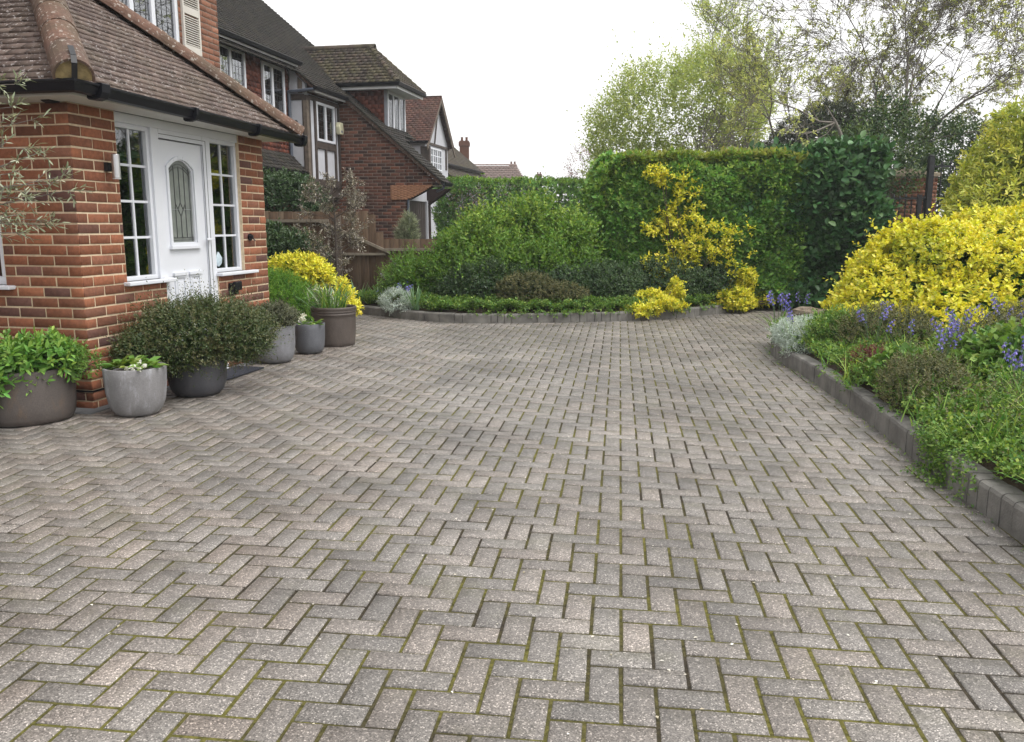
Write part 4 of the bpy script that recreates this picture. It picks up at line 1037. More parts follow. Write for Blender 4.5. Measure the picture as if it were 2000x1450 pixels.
def bush(name, label, cat, lobes, n, L, Wd, mat, nl=7, slen=.10, upb=.5, lump=14, depth=.12, zmin=.1, tintf=None, group=None, inner=True, kind=4, ang=(1.25, .45), front=None, extra=None, curl=.12, gap=0., imat=None, outn=.0, lo=.18, hi=.35):
    lobes0 = np.array(lobes, float); c = lobes0[:, :3].mean(0); base = np.array([c[0], c[1], zmin])
    root = thing(name, base, label, cat, group)
    lb = lumpy(lobes, lump, lo, hi)
    ns = n // nl; P, N_ = lobe_pts(lb, ns, depth, zmin, front=front)
    if gap:      # clumps and gaps
        ph = P * 2.6 / gap; g = np.sin(ph[:, 0] * 1.7 + 1.3 * np.sin(ph[:, 2] * 1.3)) * np.sin(ph[:, 1] * 1.9 + ph[:, 2] * 1.2 + .7) + rng.normal(0, .25, len(P)); P = P[g > -.45]; N_ = N_[g > -.45]
    D = nrm(N_ * (1 - upb * .5) + np.array([0, 0, upb]) + rng.normal(0, .35, P.shape))
    sl = slen * rng.uniform(.5, 1.35, len(P))
    if outn:     # long shoots breaking the outline
        lg = rng.random(len(P)) < outn; sl = np.where(lg, sl * rng.uniform(1.8, 3.2, len(P)), sl)
    st = rng.random(len(P)); pt = tintf(P, N_, st) if tintf else st
    LP, LD, fr = shoots(P, D, nl, sl, *ang)
    sc = rng.uniform(.65, 1.25, len(LP)) * (1.05 - .3 * fr)
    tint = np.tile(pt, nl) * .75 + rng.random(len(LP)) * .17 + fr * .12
    upv = np.tile(N_ * .7, (nl, 1)) + np.array([0, 0, .8]) + rng.normal(0, .45, LP.shape)
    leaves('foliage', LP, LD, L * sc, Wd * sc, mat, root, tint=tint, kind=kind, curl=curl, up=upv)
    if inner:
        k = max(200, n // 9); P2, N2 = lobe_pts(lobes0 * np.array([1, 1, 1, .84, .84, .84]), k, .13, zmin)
        leaves('inner_foliage', P2, nrm(rng.normal(0, 1, P2.shape) + [0, 0, .3]), L * rng.uniform(1.6, 2.8, k), Wd * rng.uniform(1.8, 3.0, k), imat or mat, root, tint=rng.random(k) * .25)  # inner leaves tinted darker, so shade in the gaps is partly painted
    tp = lobe_pts(lobes0 * np.array([1, 1, 1, .7, .7, .7]), 14, .2, zmin)[0]
    stems('stem', base, tp, .012, MT['wood'], root)
    if extra: extra(root, lb)
    return root

G = lambda *s: [tuple(x) for x in s]
MT['lf_yellow'] = m_leaf('golden_leaf', (.16, .26, .03), (.76, .70, .045), (.88, .84, .11), .30, .42, .5, .35)
MT['lf_lime'] = m_leaf('lime_evergreen_leaf', (0.194, 0.269, 0.044), (0.508, 0.552, 0.090), (0.777, 0.747, 0.179), .28, .45, .45)
MT['lf_hedge'] = m_leaf('hedge_leaf', (0.077, 0.186, 0.032), (0.165, 0.352, 0.062), (0.439, 0.570, 0.109), .28, .45, .5)
MT['lf_top'] = m_leaf('hedge_top_leaf', (.13, .24, .04), (.24, .34, .06), (.33, .31, .09), .4, .5) if 1 else m_leaf('x', (0.180, 0.264, 0.036), (0.360, 0.396, 0.072), (0.432, 0.240, 0.084), .4, .5)
MT['lf_lilac'] = m_leaf('broad_dark_leaf', (0.032, 0.095, 0.032), (0.055, 0.147, 0.048), (0.104, 0.223, 0.069), .18, .42, .45)
MT['lf_mid'] = m_leaf('shrub_leaf', (0.067, 0.150, 0.027), (0.164, 0.297, 0.043), (0.387, 0.506, 0.090), .35, .5)
MT['lf_dark'] = m_leaf('evergreen_leaf', (0.023, 0.058, 0.019), (0.046, 0.098, 0.029), (0.098, 0.156, 0.052), .15, .4, .5)
MT['lf_cover'] = m_leaf('ground_cover_leaf', (0.061, 0.149, 0.027), (0.135, 0.257, 0.048), (0.270, 0.378, 0.081), .3, .5)
MT['lf_brown'] = m_leaf('bronze_leaf', (.055, .075, .025), (.12, .125, .05), (.22, .20, .09), .2, .55)
MT['lf_grey'] = m_leaf('silver_leaf', (0.338, 0.416, 0.377), (0.520, 0.598, 0.546), (0.715, 0.780, 0.728), .15, .7)
MT['lf_olive'] = m_leaf('olive_leaf', (0.130, 0.156, 0.091), (0.273, 0.312, 0.195), (0.546, 0.585, 0.442), .2, .5, .4)
MT['lf_pitto'] = m_leaf('bronze_grey_leaf', (0.091, 0.085, 0.072), (0.208, 0.182, 0.143), (0.494, 0.455, 0.377), .15, .35, .6)
MT['lf_jun'] = m_leaf('juniper_leaf', (0.058, 0.156, 0.016), (0.143, 0.312, 0.033), (0.260, 0.429, 0.065), .25, .6)
MT['lf_tree'] = m_leaf('spring_tree_leaf', (.22, .29, .09), (.38, .45, .16), (.54, .60, .26), .6, .5)
MT['lf_bud'] = m_leaf('spring_bud_leaf', (.30, .34, .12), (.48, .52, .20), (.62, .64, .30), .55, .5)
MT['lf_purple'] = m_leaf('purple_leaf', (0.150, 0.083, 0.090), (0.240, 0.135, 0.135), (0.360, 0.210, 0.195), .3, .5)
MT['lf_blue'] = m_leaf('bluebell_flower', (.14, .13, .52), (.22, .20, .68), (.40, .36, .80), .3, .5)
MT['lf_white'] = m_leaf('white_petal', (.75, .75, .72), (.85, .85, .8), (.9, .9, .88), .3, .5)
MT['lf_pink'] = m_leaf('magenta_petal', (.35, .02, .12), (.5, .04, .2), (.6, .08, .3), .3, .5)
MT['lf_lilacf'] = m_leaf('pale_lilac_flower', (.34, .29, .42), (.44, .39, .54), (.56, .51, .64), .3, .5)
MT['lf_blade'] = m_leaf('strap_leaf', (0.070, 0.196, 0.042), (0.168, 0.336, 0.056), (0.420, 0.532, 0.112), .3, .45)
MT['lf_bladeg'] = m_leaf('blue_green_blade', (0.117, 0.234, 0.117), (0.195, 0.338, 0.169), (0.312, 0.442, 0.234), .25, .45)
MT['lf_red'] = m_leaf('maroon_leaf', (.07, .015, .015), (.14, .03, .025), (.2, .07, .045), .2, .5)

# ---------- right bed: golden shrub
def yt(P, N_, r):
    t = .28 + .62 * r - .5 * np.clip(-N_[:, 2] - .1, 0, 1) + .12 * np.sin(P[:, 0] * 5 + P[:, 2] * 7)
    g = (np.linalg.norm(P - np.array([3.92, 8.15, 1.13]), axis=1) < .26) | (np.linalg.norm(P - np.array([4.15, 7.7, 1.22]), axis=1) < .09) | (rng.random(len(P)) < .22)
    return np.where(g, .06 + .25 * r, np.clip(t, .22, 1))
bush('golden_shrub', 'large mound of bright yellow leaved shrub in the right hand bed', 'shrub',
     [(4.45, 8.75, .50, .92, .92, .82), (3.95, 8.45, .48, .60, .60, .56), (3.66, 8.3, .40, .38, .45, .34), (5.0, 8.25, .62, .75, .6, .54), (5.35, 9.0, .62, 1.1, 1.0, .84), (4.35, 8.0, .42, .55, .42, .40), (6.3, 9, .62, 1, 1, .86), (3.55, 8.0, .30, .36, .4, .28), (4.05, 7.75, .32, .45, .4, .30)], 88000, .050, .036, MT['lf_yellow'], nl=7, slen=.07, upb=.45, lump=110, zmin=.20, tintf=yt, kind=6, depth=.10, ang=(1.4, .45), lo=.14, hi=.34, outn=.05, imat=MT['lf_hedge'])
bush('evergreen_shrub', 'tall pale lime and olive leaved evergreen shrub rising behind the golden mound by the gate', 'shrub',
     [(6.9, 10.9, 1.45, 1.15, 1.0, 1.35), (6.35, 10.6, 1.25, .75, .8, .75), (7.8, 11, 1.7, 1.3, 1.1, 1.35)], 52000, .085, .030, MT['lf_lime'], nl=8, slen=.12, upb=.4, lump=36, zmin=.3, kind=6, depth=.07, ang=(1.2, .35), curl=.25)
# ---------- big hedge
def hedge(name, label, boxx, n, L, Wd, mat, topmat=None, nl=6, slen=.08, tintf=None, amp=.12, kind=4, cat='hedge', leftround=.5):
    (x0, x1, y0, y1, z0, z1) = boxx
    root = thing(name, ((x0 + x1) / 2, (y0 + y1) / 2, z0), label, cat)
    ns = n // nl
    A = [(x1 - x0) * (z1 - z0), (x1 - x0) * (y1 - y0) * .8, (y1 - y0) * (z1 - z0)]; A = np.array(A) / sum(A)
    w = rng.choice(3, ns, p=A); u, v = rng.random(ns), rng.random(ns)
    P = np.zeros((ns, 3)); N_ = np.zeros((ns, 3))
    P[w == 0] = np.stack([x0 + u * (x1 - x0), np.full(ns, y0), z0 + v * (z1 - z0)], 1)[w == 0]; N_[w == 0] = (0, -1, .25)
    P[w == 1] = np.stack([x0 + u * (x1 - x0), y0 + v * (y1 - y0), np.full(ns, z1)], 1)[w == 1]; N_[w == 1] = (0, -.15, 1)
    P[w == 2] = np.stack([np.full(ns, x0), y0 + u * (y1 - y0), z0 + v * (z1 - z0)], 1)[w == 2]; N_[w == 2] = (-1, -.1, .2)
    # rounded shoulders and bulges
    r = leftround; fx = np.clip((x0 + r - P[:, 0]) / r, 0, 1); fz = np.clip((P[:, 2] - (z1 - r * .7)) / (r * .7), 0, 1)
    P[:, 1] += (fx ** 2) * r * .5 * (w != 2) + fz ** 2 * .18 * (w == 0); P[:, 2] -= fx ** 2 * r * .45 * (w == 1)
    P[:, 0] += fz ** 2 * r * .5 * (w == 2)
    b = np.sin(P[:, 0] * 3.1 + 1.2 * np.sin(P[:, 2] * 2.3)) * np.sin(P[:, 2] * 3.7 + P[:, 1] * 2.9 + .8 * np.sin(P[:, 0] * 2.1)) + .5 * np.sin(P[:, 0] * 8.3 + P[:, 2] * 6.1) * np.sin(P[:, 2] * 9.7 - P[:, 1] * 7)
    P += nrm(N_) * (b * amp * np.where(w == 1, .35, 1.) - np.abs(rng.normal(0, .06, ns)))[:, None]
    D = nrm(nrm(N_) * .8 + np.array([0, 0, .45]) + rng.normal(0, .35, P.shape)); st = rng.random(ns)
    pt = tintf(P, N_, st) if tintf else st
    LP, LD, fr = shoots(P, D, nl, slen * rng.uniform(.5, 1.4, ns))
    sc = rng.uniform(.65, 1.3, len(LP))
    sel = np.tile(w == 1, nl) if topmat else np.zeros(len(LP), bool)
    tint = np.tile(pt, nl) * .8 + rng.random(len(LP)) * .2
    upv = np.tile(nrm(N_) * .9, (nl, 1)) + np.array([0, 0, .8]) + rng.normal(0, .45, LP.shape)
    leaves('foliage', LP[~sel], LD[~sel], (L * sc)[~sel], (Wd * sc)[~sel], mat, root, tint=tint[~sel], kind=kind, up=upv[~sel])
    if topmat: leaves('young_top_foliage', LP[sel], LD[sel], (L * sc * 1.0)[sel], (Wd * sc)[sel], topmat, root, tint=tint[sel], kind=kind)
    # big inner leaves kept to darker tints, shade inside the hedge put into colour
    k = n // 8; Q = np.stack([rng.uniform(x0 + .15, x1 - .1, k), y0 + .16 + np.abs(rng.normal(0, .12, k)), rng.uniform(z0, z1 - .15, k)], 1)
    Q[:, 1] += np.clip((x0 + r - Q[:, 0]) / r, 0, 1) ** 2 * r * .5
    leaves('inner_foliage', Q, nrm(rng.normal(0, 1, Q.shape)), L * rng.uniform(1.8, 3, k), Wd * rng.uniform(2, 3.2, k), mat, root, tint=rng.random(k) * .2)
    tps = np.stack([np.linspace(x0 + .3, x1 - .3, 14), np.full(14, (y0 + y1) / 2), np.full(14, z1 - .4)], 1); m = MB(False)
    for q in tps: m.tube([(q[0], q[1], z0 - .05), (q[0] + rng.normal(0, .05), q[1], z0 + .7), (q[0] + rng.normal(0, .12), q[1], q[2])], [.03, .022, .01], 5)
    m.obj('stem', MT['wood'], root)
    return root
def tree_skel(P0, D0, L0, r0, depth, nb=(2, 4), spread=.55, shrink=.75, grav=.0, gn=.12, segs=3, up=.1, minr=.004):
    """returns segments (p,q,rp,rq) and tips (p,d)"""
    seg = []; tips = []
    stack = [(np.array(P0, float), nrm(np.array(D0, float)), L0, r0, depth)]
    while stack:
        p, d, L, r, k = stack.pop()
        n = segs
        for i in range(n):
            d = nrm(d + rng.normal(0, gn, 3) + np.array([0, 0, up * .3 - grav])); q = p + d * L / n; r2 = max(minr, r * (1 - .35 / n))
            seg.append((p, q, r, r2)); 
            if k < depth and k > 0 and i < n - 1 and rng.random() < .6:
                x = nrm(np.cross(d, rng.normal(0, 1, 3))); dd = nrm(d * math.cos(spread * 1.3) + x * math.sin(spread * 1.3)); stack.append((q, dd, L * shrink * rng.uniform(.5, .85), r2 * .5, k - 1))
            p = q; r = r2
            if k <= 1: tips.append((p, d))
        if k == 0: continue
        m = rng.integers(nb[0], nb[1] + 1)
        for j in range(m):
            x = nrm(np.cross(d, rng.normal(0, 1, 3))); a = spread * rng.uniform(.5, 1.3); dd = nrm(d * math.cos(a) + x * math.sin(a))
            stack.append((p, dd, L * shrink * rng.uniform(.75, 1.15), max(minr, r * (.75 if m < 3 else .66) * rng.uniform(.8, 1.05)), k - 1))
    return seg, tips
def seg_mesh(name, seg, mat, root, k=5):
    p = np.array([s[0] for s in seg]); q = np.array([s[1] for s in seg]); rp = np.array([s[2] for s in seg]); rq = np.array([s[3] for s in seg])
    d = nrm(q - p); ref = np.where(np.abs(d[:, 2:3]) < .9, np.array([[0, 0, 1.]]), np.array([[1., 0, 0]])); x = nrm(np.cross(d, ref)); y = np.cross(d, x)
    a = np.arange(k) * 2 * PI / k; ring = np.cos(a)[None, :, None] * x[:, None] + np.sin(a)[None, :, None] * y[:, None]
    V = np.concatenate([(p - d * rp[:, None] * .3)[:, None] + ring * rp[:, None, None], (q + d * rq[:, None] * .3)[:, None] + ring * rq[:, None, None]], 1)
    f = np.array([(i, (i + 1) % k, k + (i + 1) % k, k + i) for i in range(k)])
    F = (f[None] + (np.arange(len(seg)) * 2 * k)[:, None, None]).reshape(-1, 4)
    return mk(name, V.reshape(-1, 3), F, mat, root, smooth=True)

def gy(x): return 0
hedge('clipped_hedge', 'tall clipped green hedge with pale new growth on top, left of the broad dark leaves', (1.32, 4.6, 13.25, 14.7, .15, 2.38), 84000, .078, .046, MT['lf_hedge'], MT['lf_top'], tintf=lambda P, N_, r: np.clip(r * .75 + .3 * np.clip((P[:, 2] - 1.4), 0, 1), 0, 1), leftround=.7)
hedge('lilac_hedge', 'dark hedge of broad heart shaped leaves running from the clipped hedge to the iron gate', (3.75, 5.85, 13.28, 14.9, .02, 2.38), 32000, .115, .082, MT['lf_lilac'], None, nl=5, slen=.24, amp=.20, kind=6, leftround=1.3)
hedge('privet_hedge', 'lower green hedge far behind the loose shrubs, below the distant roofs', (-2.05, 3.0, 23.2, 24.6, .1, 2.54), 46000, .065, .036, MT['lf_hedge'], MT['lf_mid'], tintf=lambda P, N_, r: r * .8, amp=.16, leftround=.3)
# lilac blossom on that hedge
P = np.stack([rng.uniform(-1.8, .3, 26), np.full(26, 23.0), rng.uniform(1.7, 2.4, 26)], 1)
root = thing('lilac_blossom', (-.8, 23.0, 1.7), 'scattered pale lilac flower heads on the left part of the hedge behind the shrubs', 'blossom')
Q = np.repeat(P, 34, 0) + rng.normal(0, 1, (26 * 34, 3)) * np.array([.05, .03, .085]); leaves('petal', Q, nrm(rng.normal(0, 1, Q.shape)), .028, .022, MT['lf_lilacf'], root)

# ---------- loose shrubs of the far bed
bush('spiraea_shrub', 'loose light green shrub in the far bed beside the fence, with arching shoots', 'shrub',
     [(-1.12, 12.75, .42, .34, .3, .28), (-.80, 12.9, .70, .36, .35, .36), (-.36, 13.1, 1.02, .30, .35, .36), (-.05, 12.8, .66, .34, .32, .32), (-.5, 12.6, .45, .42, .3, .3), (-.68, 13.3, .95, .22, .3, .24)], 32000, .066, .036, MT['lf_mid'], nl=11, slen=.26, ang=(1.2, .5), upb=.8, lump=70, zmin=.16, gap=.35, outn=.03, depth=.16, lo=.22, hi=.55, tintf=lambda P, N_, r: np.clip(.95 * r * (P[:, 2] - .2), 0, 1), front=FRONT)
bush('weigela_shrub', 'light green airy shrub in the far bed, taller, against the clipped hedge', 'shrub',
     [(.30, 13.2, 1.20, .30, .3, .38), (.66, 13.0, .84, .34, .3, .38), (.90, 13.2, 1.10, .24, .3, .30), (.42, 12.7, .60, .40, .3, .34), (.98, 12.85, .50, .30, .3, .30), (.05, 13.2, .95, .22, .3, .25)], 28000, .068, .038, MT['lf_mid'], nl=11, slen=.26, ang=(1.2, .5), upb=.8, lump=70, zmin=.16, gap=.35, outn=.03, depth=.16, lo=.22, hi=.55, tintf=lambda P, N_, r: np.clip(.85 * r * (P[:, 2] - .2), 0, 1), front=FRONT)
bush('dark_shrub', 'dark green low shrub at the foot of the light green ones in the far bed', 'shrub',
     [(-.3, 12.35, .42, .75, .35, .36), (.6, 12.4, .40, .6, .35, .34), (1.35, 12.5, .42, .55, .35, .36)], 26000, .04, .019, MT['lf_dark'], nl=8, slen=.09, lump=22, zmin=.14, front=FRONT)
bush('bronze_shrub', 'small bronze brown shrub low in the middle of the far bed', 'shrub', [(.22, 12.0, .42, .45, .25, .22), (.75, 12.0, .33, .35, .22, .16)], 9000, .028, .014, MT['lf_brown'], nl=8, slen=.07, lump=12, zmin=.14, front=FRONT)
bush('euonymus_shrub', 'small dark shrub between the yellow patches under the clipped hedge', 'shrub', [(2.35, 12.85, .45, .6, .35, .38), (3.0, 13.1, .42, .5, .35, .36)], 14000, .042, .022, MT['lf_dark'], nl=7, slen=.08, lump=14, zmin=.14, front=FRONT)
# yellow euonymus climbing up the hedge
YS = 1.
yl = []
def ypatch(x, y, Y, rx, rz, dy=.16): c = at(x, y, Y); yl.append((c[0], c[1], c[2], rx * YS, dy * YS, rz * YS))
YS = .62; r0_ = np.random.default_rng(5)
for a in ((1283, 343, 13.15, .09, .06), (1296, 356, 13.1, .05, .05), (1340, 356, 13.1, .13, .10), (1330, 385, 13.1, .16, .14), (1328, 415, 13.05, .17, .13), (1300, 430, 13.1, .10, .06),
          (1365, 457, 12.95, .30, .16), (1395, 480, 12.95, .34, .13), (1430, 460, 13.0, .16, .12), (1350, 440, 13.0, .2, .1), (1285, 448, 13.05, .12, .06), (1320, 505, 12.9, .30, .12), (1270, 525, 12.8, .14, .12),
          (1300, 540, 12.7, .14, .16), (1345, 500, 12.85, .25, .12), (1420, 505, 12.9, .18, .09), (1290, 345, 13.1, .05, .05)):
    for _ in range(11):
        c = at(a[0], a[1], a[2]); q = r0_.normal(0, .95, 2); w = r0_.uniform(.08, .24); yl.append((c[0] + q[0] * a[3], c[1] - .02, c[2] + q[1] * a[4], max(.03, a[3] * w), .05, max(.025, a[4] * w)))
bush('climbing_euonymus', 'yellow variegated climber running up the middle of the clipped hedge', 'climber', yl, 4300, .055, .032, MT['lf_yellow'], nl=5, slen=.08, lump=5, zmin=.2, kind=6, depth=.35, inner=False, tintf=lambda P, N_, r: np.where(rng.random(len(P)) < .45, .10 + .3 * r, .3 + .6 * r), outn=.1)
YS = .85
def sprawl(A, k=8, dr=1.0):
    out = []
    for a in A:
        c = at(a[0], a[1], a[2])
        for _ in range(k):
            q = r0_.normal(0, dr, 2); w = r0_.uniform(.2, .45); out.append((c[0] + q[0] * a[3], c[1] + r0_.normal(0, .05), max(.13, c[2] + q[1] * a[4]), max(.04, a[3] * w), .08, max(.035, a[4] * w)))
    return out
yl = []
for a in ((1275, 578, 12.25, .28, .10), (1305, 590, 12.2, .18, .08), (1262, 604, 11.95, .14, .06), (1290, 600, 12.0, .1, .05), (1255, 615, 11.85, .08, .05)): yl += sprawl([a])
bush('low_golden_euonymus', 'yellow and green low shrub spilling over the far kerb, below the climber', 'shrub', yl, 8000, .05, .028, MT['lf_yellow'], nl=6, slen=.07, lump=8, zmin=.08, kind=6, inner=False, tintf=lambda P, N_, r: np.where(rng.random(len(P)) < .3, .1, .3 + .7 * r))
yl = []
for a in ((1445, 572, 13.05, .36, .20), (1488, 590, 13.3, .26, .11), (1420, 590, 12.85, .22, .14), (1438, 606, 12.8, .10, .07)): yl += sprawl([a], 9, .8)
bush('golden_euonymus', 'rounded yellow shrub on the far kerb in front of the broad dark leaves', 'shrub', yl, 12000, .05, .028, MT['lf_yellow'], nl=6, slen=.07, lump=8, zmin=.10, kind=6, inner=True, tintf=lambda P, N_, r: .3 + .7 * r)

# ---------- ground cover along the far kerb
def scatter_along(path, a, b, n, o0, o1, side=1):
    i0, i1 = int(a * (len(path) - 1)), int(b * (len(path) - 1)); k = rng.integers(i0, max(i1, i0 + 1), n); p = path[k]; d = nrm(path[np.minimum(k + 1, len(path) - 1)] - path[np.maximum(k - 1, 0)])
    nn = np.stack([-d[:, 1], d[:, 0]], 1) * side; o = rng.uniform(o0, o1, n)[:, None]; return p + nn * o, o[:, 0]
def carpet(name, label, P2, z, mat, L, Wd, nl=7, slen=.06, hvar=.08, tint=None, cat='ground cover', kind=4, upb=1.0):
    n = len(P2); zz = z + np.abs(np.sin(P2[:, 0] * 7 + 2 * np.sin(P2[:, 1] * 5)) * np.sin(P2[:, 1] * 8.3)) * hvar + rng.random(n) * hvar * .5
    P = np.column_stack([P2, zz]); D = nrm(rng.normal(0, .55, (n, 3)) + np.array([0, 0, upb])); LP, LD, fr = shoots(P, D, nl, slen * rng.uniform(.6, 1.4, n), 1.4, .5)
    sc = rng.uniform(.6, 1.3, len(LP)); loc = (*P2.mean(0), float(np.mean(z)))
    o = leaves(name, LP, LD, L * sc, Wd * sc, mat, None, loc, tint=(np.tile(tint, nl) if tint is not None else None), kind=kind)
    tag(o, label, cat, kind='stuff'); return o
Q, o = scatter_along(KFd, .22, .80, 4200, .06, .65); carpet('ground_cover', 'band of low green ground cover just behind the far kerb', Q, .15, MT['lf_cover'], .036, .022, hvar=.10)
Q, o = scatter_along(KFd, .0, .25, 1500, .06, .8); carpet('ground_cover', 'low leafy cover at the left end of the far bed, behind the brown pot', Q, .13, MT['lf_cover'], .045, .018, hvar=.12)
Q, o = scatter_along(KFd, .15, .9, 1500, .5, 1.4); carpet('ground_cover', 'darker undergrowth below the shrubs of the far bed', Q, .2, MT['lf_dark'], .05, .025, hvar=.18)
Q, o = scatter_along(KFd, .30, .8, 260, -.02, .05); carpet('ground_cover', 'sprigs of green leaves hanging over the far kerb', Q, .115, MT['lf_cover'], .032, .02, hvar=.03, upb=.0)

# ---------- blades, bluebells
def blades(name, base, n, L, Wd, mat, root, spread=.5, droop=.5, rad=.06, seg=5):
    V = []; F = []; c = []
    for i in range(n):
        a = rng.random() * 6.28; b = np.array(base) + np.array([math.cos(a), math.sin(a), 0]) * rad * rng.random() ** .5; sp = spread * rng.uniform(.3, 1.2); l = L * rng.uniform(.6, 1.15); a2 = a + rng.normal(0, .5)
        h = np.array([math.cos(a2), math.sin(a2), 0]); d = nrm(h * math.sin(sp) + np.array([0, 0, math.cos(sp)])); s = np.array([-h[1], h[0], 0]); p = b; off = len(V); cc = rng.random(3)
        dr = droop * rng.uniform(.3, 1.3)
        for k in range(seg + 1):
            f = k / seg; w = Wd * (1 - f ** 2.5) * .5 + .0005
            V += [p - s * w, p + s * w]; c += [cc, cc]; d = nrm(d + np.array([0, 0, -dr * .35 * f]) + h * dr * .15); p = p + d * l / seg
        for k in range(seg): F.append((off + 2 * k, off + 2 * k + 1, off + 2 * k + 3, off + 2 * k + 2))
    return mk(name, V, F, mat, root, None, np.array(c))
def bluebell(p, nst=4, h=.32, label=None, nb=16, group='bluebell clumps in the right hand bed', name='bluebell_plant', sc=1.0, mat=None):
    r = thing(name, p, label or 'clump of bluebells with grassy leaves among the green cover of the right hand bed', 'flower', group)
    blades('leaf', p, nb, .30 * sc, .012 * sc, MT['lf_blade'], r, .7, .8, .06)
    m = MB(False); P = []; D = []
    for i in range(nst):
        a = rng.random() * 6.28; t = np.array([math.cos(a), math.sin(a), 0]); hh = h * rng.uniform(.75, 1.15); b = np.array(p) + t * .03
        q = b + t * .05 + np.array([0, 0, hh]); tip = q + t * .045 + np.array([0, 0, .01]); m.tube([b, (b + q) / 2 + t * -.01, q, tip], [.003, .003, .0025, .0015], 5)
        for j in range(9):
            f = j / 8; c = q * (1 - f) + tip * f - np.array([0, 0, .12 * (1 - f)]) * .8; aa = j * 2.4
            for k in range(5):
                P.append(c + np.array([math.cos(aa), math.sin(aa), 0]) * .012); D.append(nrm(np.array([math.cos(aa) * .6 + math.cos(k * 1.26) * .5, math.sin(aa) * .6 + math.sin(k * 1.26) * .5, -.75])))
    m.obj('flower_stem', MT['lf_blade_s'], r); leaves('blossom', np.array(P), np.array(D), .026 * sc, .011 * sc, mat or MT['lf_blue'], r); return r
MT['lf_blade_s'] = m_plain('green_stem', (.10, .17, .07), .6)
def soilz(x, y):
    dR = np.min(np.linalg.norm(KRd - [x, y], axis=1)); return .14 + .22 * (1 - math.exp(-dR / .8))
# left end of the far bed
blades_at = lambda nm, lab, p, n, L, W, mat, **k: blades('leaf', p, n, L, W, mat, thing(nm, p, lab, 'plant'), **k)
for (x, y, Y, lab, n, L) in ((812, 610, 11.95, 'fan of blue green iris blades on the far kerb, right of the silver plant', 16, .42),
                             (700, 600, 12.9, 'clump of dark strappy leaves just right of the brown pot', 26, .36),
                             (745, 605, 12.75, 'low grassy clump in front of the fence, left of the silver plant', 26, .36)):
    c = at(x, y, Y); c[2] = .14; blades_at('iris_plant', lab, c, n, L, .028, MT['lf_bladeg'], spread=.45, droop=.25)
for (x, Y, h, lab) in ((762, 12.9, .42, 'left one of two pale bluebell clumps in front of the fence'), (782, 13.0, .58, 'taller pale bluebell clump in front of the fence, under the sloping rail'), (793, 12.4, .33, 'small bluebell clump close to the iris blades in the far bed'), (722, 12.8, .22, 'tiny blue flower above the strappy leaves near the brown pot')):
    c = at(x, 600, Y); c[2] = .15; bluebell(c, 5 if h > .3 else 2, h, lab, 16, 'bluebell clumps in the far bed', sc=1.25 if h > .3 else .8, mat=MT['lf_lilacf'] if h > .4 else MT['lf_blue'])
c = at(775, 600, 12.15); bush('silver_plant', 'small silver grey plant at the far kerb, left of the iris blades', 'plant', [(c[0], c[1], .24, .22, .16, .14), (c[0] + .15, c[1] - .05, .2, .14, .12, .1)], 3600, .045, .008, MT['lf_grey'], nl=9, slen=.07, lump=5, zmin=.12, inner=False)
# plants between porch and fence
def shr(nm, lab, pts, n, L, W, mat, **k): return bush(nm, lab, k.pop('cat', 'shrub'), pts, n, L, W, mat, **k)
c = at(565, 590, 10.4); shr('juniper_mound', 'feathery bright green mound behind the grey pots, against the end of the brick porch', [(c[0] - .20, 10.5, .36, .50, .5, .36), (c[0] + .26, 10.4, .22, .36, .35, .26), (c[0] - .5, 10.6, .44, .4, .4, .36)], 34000, .032, .007, MT['lf_jun'], nl=10, slen=.09, lump=26, zmin=.05, ang=(.9, .2))
c = at(600, 545, 11.2)
shr('forsythia_shrub', 'bright yellow shrub between the green mound and the thin bronze tree', [(c[0] - .06, 11.2, .76, .26, .24, .14), (c[0] - .30, 11.25, .80, .15, .16, .08), (c[0] + .16, 11.1, .66, .16, .18, .14)], 5000, .058, .026, MT['lf_yellow'], nl=6, slen=.09, lump=8, zmin=.3, tintf=lambda P, N_, r: .62 + .38 * r, kind=6)
c = at(672, 575, 10.6)
shr('golden_sprig', 'yellow sprigs behind the right side of the brown pot', [(c[0], 10.6, .40, .09, .12, .15), (c[0] + .10, 10.55, .30, .08, .1, .09), (c[0] - .02, 10.6, .58, .05, .06, .08)], 1300, .055, .025, MT['lf_yellow'], nl=6, slen=.07, lump=5, zmin=.1, inner=False, tintf=lambda P, N_, r: .55 + .45 * r, kind=6)
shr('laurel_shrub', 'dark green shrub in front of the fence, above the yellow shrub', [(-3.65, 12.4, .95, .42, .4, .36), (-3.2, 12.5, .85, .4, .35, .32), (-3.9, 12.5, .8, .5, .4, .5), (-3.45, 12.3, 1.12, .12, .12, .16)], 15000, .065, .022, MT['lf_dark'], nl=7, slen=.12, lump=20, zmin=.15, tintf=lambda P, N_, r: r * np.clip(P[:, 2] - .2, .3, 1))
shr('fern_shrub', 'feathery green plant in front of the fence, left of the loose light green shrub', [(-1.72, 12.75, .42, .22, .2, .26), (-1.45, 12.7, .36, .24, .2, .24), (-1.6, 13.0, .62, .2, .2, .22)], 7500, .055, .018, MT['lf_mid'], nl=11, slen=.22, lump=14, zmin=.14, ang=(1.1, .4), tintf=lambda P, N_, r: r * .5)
shr('round_bush', 'rounded dark evergreen bush standing behind the top of the fence beside the porch', [(-4.15, 15.2, 1.55, .85, .7, .72), (-3.6, 15.3, 1.3, .45, .5, .45), (-4.9, 15.2, 1.6, .6, .6, .6)], 26000, .055, .03, MT['lf_dark'], nl=7, slen=.09, lump=34, zmin=.6, tintf=lambda P, N_, r: np.clip(r * .5 + .5 * (P[:, 2] - 1.6), 0, 1), lo=.14, hi=.24)
